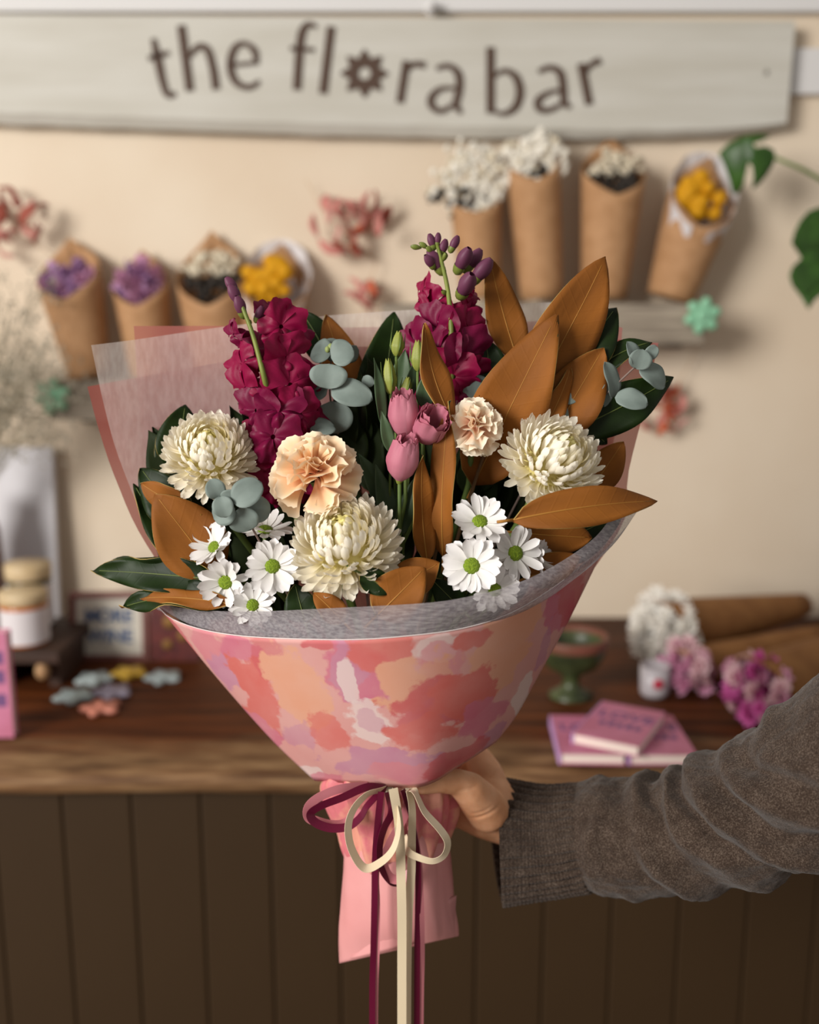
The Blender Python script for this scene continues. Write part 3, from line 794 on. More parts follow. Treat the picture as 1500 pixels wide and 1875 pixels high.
def coons(bottom, top, left, right, Yf, nu, nv, sm=True):
    f = smoothpoly if sm else poly
    B, T, L, R = f(bottom, nu), f(top, nu), f(left, nv), f(right, nv)
    vs, pxs = [], []
    for j in range(nv + 1):
        v = j / nv
        for i in range(nu + 1):
            u = i / nu
            q = (1 - v) * B[i] + v * T[i] + (1 - u) * L[j] + u * R[j] - ((1 - u) * (1 - v) * B[0] + u * (1 - v) * B[-1] + (1 - u) * v * T[0] + u * v * T[-1])
            vs.append(P(q[0], q[1], Yf(u, v, q) if Yf.__code__.co_argcount == 3 else Yf(u, v))); pxs.append(q)
    fs = [(j * (nu + 1) + i, j * (nu + 1) + i + 1, (j + 1) * (nu + 1) + i + 1, (j + 1) * (nu + 1) + i) for j in range(nv) for i in range(nu)]
    # flattened paper coordinates in metres (arc lengths from the middle of the lower edge)
    uv = [None] * len(vs); c = nu // 2; acc = 0.0
    for j in range(nv + 1):
        if j: acc += (vs[j * (nu + 1) + c] - vs[(j - 1) * (nu + 1) + c]).length
        x = 0.0; uv[j * (nu + 1) + c] = (0.0, acc)
        for i in range(c + 1, nu + 1): x += (vs[j * (nu + 1) + i] - vs[j * (nu + 1) + i - 1]).length; uv[j * (nu + 1) + i] = (x, acc)
        x = 0.0
        for i in range(c - 1, -1, -1): x -= (vs[j * (nu + 1) + i + 1] - vs[j * (nu + 1) + i]).length; uv[j * (nu + 1) + i] = (x, acc)
    return vs, fs, uv, pxs

def watercolour(name, blobs, base):
    """blobs: (u, v, ru, rv, colour) painted one over another with ragged wet edges, in the flattened paper's own metres"""
    m = bpy.data.materials.new(name); m.use_nodes = True; t = NT(m); b = t.n['Principled BSDF']
    uvn = t.new('ShaderNodeUVMap')
    nz = t.new('ShaderNodeTexNoise'); nz.inputs['Scale'].default_value = 44; nz.inputs['Detail'].default_value = 5; t.l.new(uvn.outputs[0], nz.inputs[0])
    nz2 = t.new('ShaderNodeTexNoise'); nz2.inputs['Scale'].default_value = 16; nz2.inputs['Detail'].default_value = 3; t.l.new(uvn.outputs[0], nz2.inputs[0])
    add = t.new('ShaderNodeMath', operation='ADD'); t.l.new(nz.outputs['Fac'], add.inputs[0]); t.l.new(nz2.outputs['Fac'], add.inputs[1])
    off = t.new('ShaderNodeMath', operation='MULTIPLY_ADD'); t.l.new(add.outputs[0], off.inputs[0]); off.inputs[1].default_value = 2.0; off.inputs[2].default_value = -1.95
    rgb = t.new('ShaderNodeRGB'); rgb.outputs[0].default_value = srgb(base); cur = rgb.outputs[0]
    for (u, v, ru, rv, col, op) in blobs:
        mp = t.new('ShaderNodeMapping'); mp.vector_type = 'TEXTURE'; t.l.new(uvn.outputs[0], mp.inputs[0])
        mp.inputs['Location'].default_value = (u, v, 0); mp.inputs['Scale'].default_value = (ru, rv, 1)
        ln = t.new('ShaderNodeVectorMath', operation='LENGTH'); t.l.new(mp.outputs[0], ln.inputs[0])
        sm = t.new('ShaderNodeMath', operation='ADD'); t.l.new(ln.outputs['Value'], sm.inputs[0]); t.l.new(off.outputs[0], sm.inputs[1])
        mr = t.new('ShaderNodeMapRange'); mr.inputs['From Min'].default_value = 1.08; mr.inputs['From Max'].default_value = .92; mr.inputs['To Max'].default_value = op; t.l.new(sm.outputs[0], mr.inputs[0])
        mx = t.new('ShaderNodeMix', data_type='RGBA'); t.l.new(mr.outputs[0], mx.inputs[0]); t.l.new(cur, mx.inputs[6]); mx.inputs[7].default_value = srgb(col); cur = mx.outputs[2]
    # washed pigment
    nz3 = t.new('ShaderNodeTexNoise'); nz3.inputs['Scale'].default_value = 22; nz3.inputs['Detail'].default_value = 6; t.l.new(uvn.outputs[0], nz3.inputs[0])
    r3 = t.ramp(nz3.outputs['Fac'], [(.35, (0, 0, 0, 1)), (.75, (.22, .22, .22, 1))])
    mx = t.new('ShaderNodeMix', data_type='RGBA'); t.l.new(r3.outputs[0], mx.inputs[0]); t.l.new(cur, mx.inputs[6]); mx.inputs[7].default_value = srgb('#eccfc8'); cur = mx.outputs[2]
    t.l.new(cur, b.inputs['Base Color']); b.inputs['Roughness'].default_value = .5; b.inputs['Specular IOR Level'].default_value = .3
    tr = t.new('ShaderNodeBsdfTranslucent'); t.l.new(cur, tr.inputs[0]); ms = t.new('ShaderNodeMixShader'); ms.inputs[0].default_value = .12
    t.l.new(b.outputs[0], ms.inputs[1]); t.l.new(tr.outputs[0], ms.inputs[2]); t.l.new(ms.outputs[0], t.n['Material Output'].inputs[0])
    return m

wrap = thing('bouquet_wrap', 'pink watercolour paper and tissue wrapped around the large bouquet', 'gift wrap', Matrix.Translation(NECK))
# --- front paper
FB = [(576, 1430), (660, 1436), (770, 1441), (845, 1401), (908, 1360)]
FT = [(284, 1104), (310, 1130), (360, 1150), (430, 1163), (520, 1169), (650, 1171), (760, 1163), (850, 1150), (930, 1125), (1000, 1085), (1060, 1040), (1112, 992)]
FL = [(576, 1430), (500, 1358), (400, 1245), (284, 1104)]
FR = [(908, 1360), (945, 1312), (985, 1240), (1040, 1140), (1112, 992)]
def frontY(u, v):
    s = math.sin(PI * u) ** .9
    return .800 - .018 * u * (1 - v) - s * lerp(.040, .118, v ** .8) + .004 * math.sin(u * 19 + v * 2) * (1 - v) * .6
vs, fs, uv, pxs = coons(FB, FT, FL, FR, frontY, 60, 30)
def at_uv(px, py):
    k = min(range(len(pxs)), key=lambda i: (pxs[i][0] - px) ** 2 + (pxs[i][1] - py) ** 2); return uv[k]
RED, CORAL, PINK, MAUVE, PEACH, PALE, ROSE = '#cc585f', '#d66c64', '#d0748a', '#c486a0', '#e2a488', '#e6d2ce', '#d7848e'
BL_PX = [(330, 1160, 60, 60, RED, .9), (390, 1190, 75, 60, ROSE, 1), (415, 1235, 60, 55, MAUVE, .9), (440, 1185, 60, 30, PINK, .9), (470, 1270, 62, 95, CORAL, 1), (500, 1200, 50, 60, RED, .55),
         (545, 1250, 60, 110, PEACH, 1), (480, 1345, 50, 45, PINK, .9), (545, 1350, 45, 40, MAUVE, .6), (602, 1355, 42, 52, CORAL, .75), (580, 1185, 46, 16, RED, .9), (660, 1215, 66, 72, PINK, 1), (640, 1225, 40, 60, MAUVE, .75), (710, 1190, 50, 55, CORAL, .9),
         (690, 1265, 34, 38, PINK, .9), (640, 1250, 16, 40, PALE, .8), (672, 1330, 44, 50, PALE, .8), (670, 1320, 30, 25, MAUVE, .45), (745, 1260, 44, 70, PEACH, 1), (800, 1190, 40, 26, PALE, .7), (815, 1215, 45, 40, ROSE, .6), (790, 1250, 40, 40, PEACH, .7),
         (930, 1180, 90, 85, PEACH, 1), (900, 1240, 60, 50, PEACH, 1), (870, 1172, 40, 24, CORAL, .95), (975, 1130, 30, 40, PEACH, 1), (1030, 1110, 50, 80, PINK, 1), (1050, 1090, 40, 70, RED, .75), (1000, 1180, 24, 60, MAUVE, .7), (960, 1270, 26, 50, PALE, .8),
         (800, 1300, 80, 72, RED, .85), (850, 1280, 66, 60, CORAL, 1), (790, 1345, 66, 44, CORAL, .9), (880, 1320, 48, 46, PINK, .9), (905, 1345, 34, 42, MAUVE, .8), (680, 1400, 110, 48, MAUVE, .9), (740, 1420, 90, 30, ROSE, .8), (570, 1410, 46, 24, PALE, .8), (840, 1390, 70, 34, RED, .8), (600, 1425, 50, 20, PINK, .8)]
mm = mpx(.70)
blobs = [(at_uv(x, y)[0], at_uv(x, y)[1], rx * mm * 1.2, ry * mm * 1.2, c, o_) for (x, y, rx, ry, c, o_) in BL_PX]
M_water = watercolour('watercolour paper', blobs, '#dc9f9a')
v2, f2, mi = thick(vs, fs, .0006)
part('front_paper', v2, f2, [M_water, mat('paper inside', '#dcd6d4', .7)], wrap, world=True, uvs=list(uv) + list(uv), fmat=mi)
part('paper_edge', *tube(vs[30 * 61:31 * 61], .0004, 5), mat('paper edge white', '#ddd2d0', .6), wrap, world=True)
# --- tissue collar standing up inside the front paper
TB = [(288, 1116), (430, 1172), (650, 1181), (850, 1160), (1000, 1098), (1104, 1012)]
TT = [(268, 1092), (300, 1106), (350, 1115), (450, 1120), (600, 1114), (780, 1104), (860, 1092), (930, 1074), (1000, 1044), (1070, 1000), (1110, 960), (1138, 900)]
vs, fs, uv, _ = coons(TB, TT, [(288, 1116), (268, 1092)], [(1104, 1012), (1152, 958), (1170, 922), (1138, 900)],
                      lambda u, v: .8045 - (.1165 + .004 * v) * math.sin(PI * min(1, u * .96 + .01)) ** .92 + .0012 * math.sin(u * 31) * v, 60, 8)
part('tissue_collar', vs, fs, M_tis, wrap, world=True)
# --- back sheets
def backY(o):
    def f(u, v, q):
        xl = np.interp(q[1], [632, 708, 790, 880, 1000, 1210, 1428], [158, 160, 182, 213, 270, 420, 585])
        xr = np.interp(q[1], [628, 755, 870, 960, 1110, 1425], [1206, 1178, 1150, 1140, 1040, 830])
        k = min(1, max(0, (q[0] - xl) / (xr - xl))); h = min(1, max(0, (1430 - q[1]) / 830))
        return .822 + o + math.sin(PI * k) ** .9 * lerp(.02, .056, h)
    return f
def sheet(name, B, T, L, R, off, m, nu=40, nv=30):
    vs, fs, uv, _ = coons(B, T, L, R, backY(off), nu, nv, True)
    return part(name, vs, fs, m, wrap, world=True)
sheet('pink_film', [(600, 1425), (710, 1435), (815, 1425)], [(245, 597), (420, 597), (560, 600), (720, 598), (900, 592), (1060, 586), (1140, 600)],
      [(600, 1425), (440, 1190), (305, 960), (262, 800), (245, 597)], [(815, 1425), (1000, 1150), (1090, 950), (1125, 800), (1140, 600)], .012, M_film2)
sheet('pink_film', [(585, 1428), (690, 1435), (800, 1428)], [(160, 708), (247, 692), (420, 661), (560, 642), (700, 634), (900, 640)],
      [(585, 1428), (420, 1210), (270, 1000), (213, 880), (182, 790), (160, 708)], [(800, 1428), (850, 1150), (880, 850), (900, 640)], .004, M_filmshade)
sheet('pink_film', [(640, 1430), (720, 1435), (830, 1425)], [(1000, 640), (1100, 622), (1206, 628)],
      [(640, 1430), (800, 1100), (930, 850), (1000, 640)], [(830, 1425), (1040, 1110), (1140, 960), (1150, 870), (1178, 755), (1206, 628)], .006, M_filmshade)
sheet('tissue_sheet', [(595, 1427), (700, 1435), (815, 1427)], [(167, 632), (247, 622), (420, 597), (600, 578), (710, 570), (880, 560), (1050, 552), (1116, 556)],
      [(595, 1427), (425, 1190), (290, 1000), (222, 850), (190, 740), (167, 632)], [(815, 1427), (950, 1100), (1070, 800), (1116, 556)], -.001, M_tisb)

# --- gathered paper and the stem parcel under the neck
def ring_tube(rows, n, fold, mats, name, closed_bottom=False, slant=None, squ=2.0, parent=wrap):
    """rows: (y, xl, xr, depth half in m); fold(a, t) multiplies the radius"""
    vs, fs = [], []
    cc = catmull(rows, 10 * (len(rows) - 1))
    for j, (y, xl, xr, dp) in enumerate(cc):
        t = j / (len(cc) - 1); cx, hw = (xl + xr) / 2, (xr - xl) / 2
        for k in range(n):
            a = 2 * PI * k / n; ca, sa = math.cos(a), math.sin(a)
            sx = math.copysign(abs(ca) ** (2 / squ), ca); sy = math.copysign(abs(sa) ** (2 / squ), sa)
            g = fold(a, t)
            px = cx + hw * sx * g; Y = BY - dp * sy * g
            vs.append(P(px, y + (slant(px, t) if slant else 0), Y))
    m = len(cc)
    for j in range(m - 1):
        for k in range(n): fs.append((j * n + k, (j + 1) * n + k, (j + 1) * n + (k + 1) % n, j * n + (k + 1) % n))
    if closed_bottom: fs.append(tuple((m - 1) * n + k for k in range(n))[::-1])
    part(name, vs, fs, mats, parent, world=True)
M_bag = mat('pink parcel paper', '#e0a09f', .5, '#d79392', nscale=14, spec=.3, transl=.1)
ring_tube([(1500, 655, 800, .030), (1545, 632, 820, .034), (1600, 628, 828, .036), (1660, 623, 833, .037), (1705, 619, 838, .036), (1742, 622, 839, .030)], 96,
          lambda a, t: 1 + .010 * math.sin(7 * a + 3 * t) + .02 * math.exp(-((a - 1.2 + .5 * t) / .10) ** 2) - .022 * math.exp(-((a - .62 - .12 * t) / .05) ** 2) * (t > .3) + .008 * math.sin(13 * a + 9 * t), M_bag, 'stem_parcel', True,
          lambda px, t: t ** 5 * (22 - 50 * (px - 620) / 220) , 1.75)
part('parcel_fold', *thick(*coons([(640, 1756), (730, 1736), (832, 1706)], [(648, 1742), (740, 1690), (836, 1640)], [(640, 1756), (648, 1742)], [(832, 1706), (836, 1640)], lambda u, v: .792 - .026 * math.sin(PI * min(1, .12 + u * .9)) , 10, 6)[:2], .0005)[:2], M_bag, wrap, world=True)
blob2 = [(-.04 + .02 * k, .01 + .012 * (k % 4), .018, .016, [CORAL, ROSE, PALE, PINK, PEACH, MAUVE][k % 6], .9) for k in range(8)]
M_water2 = mat('gathered watercolour', '#d3757c', .5, '#dd9a86', nscale=34, nmix=(.46, .54), transl=.1, spec=.3, bump=.5, bscale=70)
def gath(a, t): return 1 + .07 * math.sin(9 * a + 1.1 + t) * (1 - .3 * t) + .04 * math.sin(17 * a + 3 * t) + .05 * t * math.sin(4 * a + .7)
ring_tube([(1408, 618, 806, .026), (1432, 594, 828, .033), (1455, 593, 832, .036), (1490, 606, 830, .037), (1525, 622, 820, .037), (1560, 632, 806, .038), (1592, 650, 790, .037)], 120, gath, M_water2, 'gathered_paper', False, lambda px, t: t ** 3 * 14 * math.sin(px * .05))

# ------------------------------------------------------------------ ribbons
def ribbon_strip(path, width, Ys, tw, n=60):
    cc = catmull([(x, y, Y, t) for (x, y), Y, t in zip(path, Ys, tw)], n)
    pts = [P(c[0], c[1], c[2]) for c in cc]
    vs, fs = [], []
    for i, p in enumerate(pts):
        T = (pts[min(i + 1, n)] - pts[max(i - 1, 0)]).normalized()
        nrm = (V_ - T * V_.dot(T)).normalized(); w = T.cross(nrm)
        a = math.radians(cc[i][3]); d = w * math.cos(a) + nrm * math.sin(a)
        for q in (-.5, 0, .5): vs.append(p + d * width * q)
    for i in range(n):
        for k in range(2): fs.append((i * 3 + k, i * 3 + k + 1, (i + 1) * 3 + k + 1, (i + 1) * 3 + k))
    return thick(vs, fs, .0003)[:2]
def Z(x, y): return (560 + .2 * x, 1420 + .2 * y)
def ribbon(label, m, loops, tails):
    t = thing('ribbon', label, 'ribbon', Matrix.Translation(P(712, 1445, .756)), 'satin ribbons tied at the bouquet neck')
    for (pts, w, Y0, Y1, t0, t1) in loops:
        n = len(pts); part('loop', *ribbon_strip(pts, w, [lerp(.757, Y0, math.sin(PI * k / (n - 1)) ** .6) + (Y1 * k / (n - 1)) for k in range(n)], [lerp(t0, t1, k / (n - 1)) for k in range(n)], 110), m, t, world=True, smooth=False)
    for (pts, w, Y0, tws) in tails:
        part('tail', *ribbon_strip(pts, w, [Y0] * len(pts), tws, 110), m, t, world=True, smooth=False)
    part('knot', *moved(ball(.0055, 12, 8, .8), MW[t.name].inverted() @ Matrix.Translation(P(712, 1448, .762))), m, t)
M_burg = mat('burgundy satin', '#5e0f2e', .35, spec=.3)
M_rpink = mat('dusty pink satin', '#c57a82', .35, spec=.35)
M_cream = mat('cream satin', '#dac9aa', .25, spec=.5, sheen=.2)
ribbon('burgundy satin ribbon with one wide loop on the outer side', M_burg,
       [([Z(740, 120), Z(560, 108), Z(330, 205), Z(140, 280), Z(45, 350), Z(90, 430), Z(230, 480), Z(390, 465), Z(500, 380), Z(560, 280), Z(680, 150)], .0072, .738, .0, 15, 62),
        ([Z(760, 150), Z(790, 330), Z(720, 480), Z(680, 640), Z(690, 830), Z(770, 960), Z(850, 985)], .0070, .746, .0, 20, 70)],
       [([Z(690, 150), Z(660, 420), Z(635, 760), (686, 1640), (684, 1740), (682, 1810), (682, 1960)], .0050, .7475, [0, 10, 5, 0, 15, 5, 0]),
        ([Z(890, 130), Z(960, 360), Z(1010, 640), Z(1030, 900), (765, 1680), (764, 1760), (763, 1960)], .0048, .750, [40, 50, 20, 10, 25, 0, 10])])
ribbon('dusty pink satin ribbon lying along the burgundy one', M_rpink,
       [([Z(560, 100), Z(330, 120), Z(140, 190), Z(30, 280), Z(25, 380), Z(120, 425), Z(240, 450), Z(360, 430), Z(480, 300)], .0076, .741, .002, 10, 50),
        ([Z(905, 140), Z(935, 260), Z(880, 420), Z(770, 620), Z(715, 790), Z(770, 930), Z(890, 945), Z(990, 820), Z(985, 600), Z(940, 380), Z(915, 180)], .0072, .749, .003, 15, 40)],
       [([Z(700, 160), Z(690, 480), (690, 1600), (691, 1660), (690, 1740), (688, 1810), (686, 1960)], .0046, .7490, [20, 10, 30, 10, 0, 20, 0]),
        ([Z(900, 140), Z(980, 420), Z(1040, 760), (772, 1650), (774, 1740), (772, 1820), (771, 1960)], .0042, .7515, [50, 40, 30, 20, 35, 20, 30])])
ribbon('cream satin ribbon with two loops and long wide tails in the middle', M_cream,
       [([Z(720, 125), Z(560, 180), Z(440, 310), Z(390, 480), Z(425, 680), Z(540, 845), Z(690, 790), Z(800, 670), Z(850, 480), Z(830, 300), Z(790, 140)], .0078, .728, .0, 40, 70),
        ([Z(920, 110), Z(1000, 150), Z(1090, 330), Z(1230, 490), Z(1300, 610), Z(1270, 730), Z(1170, 785), Z(1040, 755), Z(930, 690), Z(890, 560)], .0078, .733, .0, 75, 20)],
       [([Z(800, 120), Z(845, 380), Z(865, 620), Z(872, 900), (736, 1680), (736, 1780), (736, 1960)], .0072, .7405, [10, 20, 5, 0, 5, 0, 0]),
        ([Z(940, 130), Z(975, 300), Z(970, 600), Z(965, 900), (748, 1680), (746, 1780), (745, 1960)], .0068, .7460, [60, 40, 20, 10, 10, 15, 10])])

# ------------------------------------------------------------------ leaves
def leaf_mesh(L, W, seed, arc=.10, fold=.18, wave=.03, prof='mag', side_mats=None):
    r = random.Random(seed); ph = r.uniform(0, 6); nu, nv = 8, 16
    def width(t):
        if prof == 'mag': return (math.sin(PI * t ** .82) ** .72) * (1 - .18 * t)
        if prof == 'round': return math.sqrt(max(0, 1 - (2 * t - 1) ** 2)) * (1 + .08 * (1 - t))
        if prof == 'lance': return math.sin(PI * t ** .75) ** .95
        return math.sin(PI * t)
    def f(u, v):
        x = (u - .5) * W * max(width(v), .02); a = abs(u - .5) * 2
        z = arc * L * (4 * v * (1 - v)) * .5 - arc * L * v * v * .6 + fold * abs(x) + wave * L * a * a * math.sin(v * 11 + ph + (2.1 if u > .5 else 0))
        return (x, v * L, z)
    vs, fs, uv = grid(nu, nv, f)
    v2, f2, mi = thick(vs, fs, .0006 if len(side_mats) > 2 else .0003, 2 if len(side_mats) > 2 else 0)
    me = mesh('leaf', v2, f2, side_mats, fmat=mi)
    rib = [vs[j * (nu + 1) + nu // 2] for j in range(nv)]
    return me, rib
def put_leaf(parent, base, tip, Wpx, Yb, Yt, brown, seed, roll=0, arc=.10, fold=.18, wave=.03, prof='mag', mats=None, rib=None, name='leaf'):
    b, t = P(base[0], base[1], Yb), P(tip[0], tip[1], Yt)
    y = t - b; L = y.length; y.normalize()
    face = Matrix.Rotation(math.radians(roll), 3, y) @ (V_ - y * V_.dot(y)).normalized()
    z = -face if brown else face
    x = y.cross(z)
    M = Matrix((x, y, z)).transposed().to_4x4(); M.translation = b
    if prof == 'mag': arc, wave = arc * 1.5, wave * 1.7
    me, rb = leaf_mesh(L, Wpx * mpx((Yb + Yt) / 2), seed, arc * (-1 if brown else 1), fold * (-1 if brown else 1), wave, prof, mats or [M_magtop, M_magunder, M_magedge])
    o = link(name, me, parent, MW[parent.name].inverted() @ M)
    if rib is not False:
        off = Vector((0, 0, -.0006 if brown else .0003))
        part('midrib', *tube([q + off for q in rb], [max(.0003, .0008 * (1 - k / len(rb))) for k in range(len(rb))], 5), M_magrib if brown else M_magribg, o)
    if prof == 'mag':                                  # short leaf stalk
        part('petiole', *tube([Vector((0, 0, 0)), Vector((0, -.012, -.001))], .0011, 6), M_magrib if brown else M_magribg, o)
    return o
def sprig(name, label, cat, stem_px, group, m=None, rad=.0018):
    t = thing(name, label, cat, Matrix.Translation(P(*stem_px[0])), group)
    pts = catmull(stem_px, 20)
    part('stem', *tube([P(*p) for p in pts], [lerp(rad, rad * .6, k / 20) for k in range(21)], 7), m or M_twig, t, world=True)
    return t
G = 'magnolia branches in the bouquet'
NK = (712, 1425, .80)
s1 = sprig('magnolia_branch', 'magnolia branch with the tallest rust brown leaves beneath the paper cones', 'foliage', [NK, (790, 1150, .80), (858, 920, .79), (900, 800, .79), (960, 690, .81)], G)
put_leaf(s1, (868, 888), (1017, 578), 150, .800, .775, True, 11, -8, .06, .10, .022)
put_leaf(s1, (975, 720), (1113, 470), 132, .80, .805, True, 12, 14, .05, .12, .012)
put_leaf(s1, (950, 665), (893, 472), 78, .822, .826, True, 13, 12, -.05, .16, .012)
put_leaf(s1, (985, 800), (1050, 672), 46, .785, .79, True, 14, 20, .1, .2, .02)
put_leaf(s1, (1010, 800), (1106, 636), 116, .79, .795, True, 15, -5, .05, .15, .02)
put_leaf(s1, (905, 765), (890, 618), 96, .80, .82, False, 16, 0, .08, .15, .02)
put_leaf(s1, (955, 640), (915, 560), 44, .845, .85, False, 17, 0, .1, .2, .02)
s2 = sprig('magnolia_branch', 'magnolia branch of dark green leaves beyond the rust ones at the tissue corner', 'foliage', [NK, (850, 1100, .83), (980, 880, .84), (1060, 740, .815), (1100, 660, .812)], G)
put_leaf(s2, (1040, 690), (1128, 560), 104, .808, .812, False, 21, -12, .10, .12, .02)
put_leaf(s2, (1075, 690), (1192, 618), 60, .806, .806, False, 22, -35, .12, .2, .02)
put_leaf(s2, (1040, 790), (1240, 692), 96, .797, .797, False, 23, 10, .12, .14, .02)
put_leaf(s2, (1015, 745), (1115, 812), 70, .80, .80, False, 24, -10, .08, .16, .02)
s3 = sprig('magnolia_branch', 'magnolia branch with narrow orange brown leaves standing in the bouquet middle', 'foliage', [NK, (760, 1180, .79), (800, 1000, .78), (818, 860, .775), (825, 760, .775)], G)
put_leaf(s3, (828, 770), (768, 596), 66, .768, .775, True, 31, 32, -.10, .2, .014)
put_leaf(s3, (812, 1020), (818, 735), 62, .762, .758, True, 32, -30, .05, .2, .016)
put_leaf(s3, (782, 1030), (768, 832), 56, .755, .752, True, 33, 32, -.05, .2, .014)
s4 = sprig('magnolia_branch', 'magnolia branch of dark green and amber leaves behind the burgundy spikes', 'foliage', [NK, (690, 1150, .83), (660, 900, .85), (640, 740, .855), (620, 660, .86)], G)
put_leaf(s4, (605, 668), (552, 566), 74, .855, .865, False, 41, 20, .1, .15, .02)
put_leaf(s4, (650, 735), (596, 576), 78, .845, .85, True, 42, 0, .06, .22, .02)
put_leaf(s4, (690, 790), (724, 570), 112, .845, .855, False, 43, 12, .07, .12, .015)
put_leaf(s4, (660, 860), (600, 760), 80, .84, .85, False, 44, 0, .07, .12, .015)
s5 = sprig('magnolia_branch', 'magnolia branch with one broad rust leaf and green leaves beside the outer chrysanthemum', 'foliage', [NK, (560, 1250, .80), (440, 1080, .79), (380, 980, .79), (330, 900, .80)], G)
put_leaf(s5, (398, 1052), (284, 905), 140, .772, .772, True, 51, 10, .04, .12, .02)
put_leaf(s5, (345, 930), (255, 886), 62, .778, .785, True, 52, -20, .08, .2, .02)
put_leaf(s5, (345, 960), (254, 856), 92, .79, .80, False, 53, 0, .10, .15, .02)
put_leaf(s5, (320, 860), (340, 740), 92, .82, .83, False, 54, 15, .10, .14, .02)
put_leaf(s5, (330, 890), (294, 782), 64, .825, .83, False, 55, 10, .10, .14, .02)
put_leaf(s5, (320, 1030), (246, 884), 52, .80, .805, False, 56, 25, .06, .14, .02)
s6 = sprig('magnolia_branch', 'magnolia branch of dark green leaves pointing out over the tissue rim', 'foliage', [NK, (600, 1260, .79), (500, 1130, .765), (430, 1080, .765), (380, 1060, .765)], G)
put_leaf(s6, (400, 1062), (163, 1042), 74, .762, .785, False, 61, 12, .07, .12, .025)
put_leaf(s6, (395, 1045), (196, 1034), 66, .768, .790, False, 62, -25, .08, .14, .03)
put_leaf(s6, (430, 1100), (214, 1102), 62, .752, .776, False, 63, 38, .10, .2, .035)
put_leaf(s6, (430, 1108), (250, 1090), 40, .746, .768, True, 64, 25, .10, .2, .03)
s7 = sprig('magnolia_branch', 'magnolia branch with a long pointed brown leaf jutting past the tissue collar', 'foliage', [NK, (800, 1220, .77), (900, 1060, .75), (960, 960, .745), (1010, 930, .75)], G)
put_leaf(s7, (940, 952), (1213, 911), 84, .712, .735, True, 71, -14, .10, .16, .012)
put_leaf(s7, (950, 975), (1085, 985), 96, .765, .77, True, 72, 10, .05, .14, .02)
put_leaf(s7, (985, 1010), (1140, 940), 110, .785, .79, False, 73, 0, .05, .14, .02)
put_leaf(s7, (1080, 900), (1142, 808), 74, .795, .80, True, 74, -10, .06, .16, .02)
put_leaf(s7, (960, 1060), (1065, 1020), 70, .755, .76, True, 75, 0, .06, .16, .02)
s8 = sprig('magnolia_branch', 'magnolia branch of short rust leaves tucked under the middle chrysanthemum', 'foliage', [NK, (720, 1250, .76), (715, 1150, .73), (720, 1100, .72), (740, 1060, .725)], G)
put_leaf(s8, (690, 1128), (778, 1040), 108, .712, .715, True, 81, 0, .05, .12, .03)
put_leaf(s8, (725, 1080), (805, 1030), 84, .728, .73, True, 82, -15, .05, .14, .03)
put_leaf(s8, (630, 1140), (575, 1085), 56, .712, .715, True, 83, 20, .08, .2, .03)
put_leaf(s8, (660, 1050), (725, 1085), 54, .715, .712, False, 84, 0, .08, .2, .03)
put_leaf(s8, (850, 1120), (790, 1060), 60, .74, .745, False, 85, 0, .08, .2, .03)
put_leaf(s8, (560, 1140), (540, 1070), 70, .74, .745, False, 86, 0, .08, .2, .03)

# deep filler greenery between the flowers
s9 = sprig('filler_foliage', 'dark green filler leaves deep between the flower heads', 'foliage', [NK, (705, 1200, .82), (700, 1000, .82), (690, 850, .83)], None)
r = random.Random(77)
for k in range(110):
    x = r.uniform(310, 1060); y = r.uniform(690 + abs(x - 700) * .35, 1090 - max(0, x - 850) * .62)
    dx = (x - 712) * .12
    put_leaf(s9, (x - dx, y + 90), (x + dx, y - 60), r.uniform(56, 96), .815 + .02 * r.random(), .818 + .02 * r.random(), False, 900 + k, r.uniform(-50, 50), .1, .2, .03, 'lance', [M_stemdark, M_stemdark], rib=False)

# ------------------------------------------------------------------ eucalyptus
def euc(label, stem, leaves, buds=()):
    t = sprig('eucalyptus_sprig', label, 'foliage', stem, 'eucalyptus sprigs in the bouquet', M_eucstem, .0011)
    for k, (b, tp, w, Yb, Yt, roll) in enumerate(leaves):
        put_leaf(t, b, tp, w * 1.08, Yb, Yt, False, 300 + k + int(b[0]), roll, .16, .16, .02, 'round', [M_euc, M_euc], rib=False)
    for (x, y, Y, r_) in buds:
        part('bud', *moved(ball(r_, 8, 6, 1.2), MW[t.name].inverted() @ Matrix.Translation(P(x, y, Y))), mat('eucalyptus bud', '#8d9a5c', .6), t)
euc('grey eucalyptus sprig with round leaves between the two burgundy spikes', [NK, (660, 1000, .83), (620, 800, .825), (604, 720, .82), (608, 640, .815)],
    [((606, 650), (570, 640), 46, .808, .812, 20), ((606, 655), (648, 640), 48, .80, .80, -15), ((602, 660), (622, 622), 44, .815, .82, 0), ((622, 660), (654, 636), 34, .815, .81, 50),
     ((604, 666), (600, 712), 62, .795, .79, 0), ((600, 690), (560, 700), 50, .812, .815, 30), ((606, 712), (682, 730), 46, .796, .79, -10), ((600, 712), (548, 722), 44, .81, .81, 20),
     ((606, 735), (618, 795), 66, .81, .812, 10), ((612, 780), (570, 790), 44, .80, .79, 40), ((665, 690), (684, 706), 20, .80, .80, 20)], [(600, 640, .805, .0022), (606, 636, .806, .0026), (612, 641, .805, .002)])
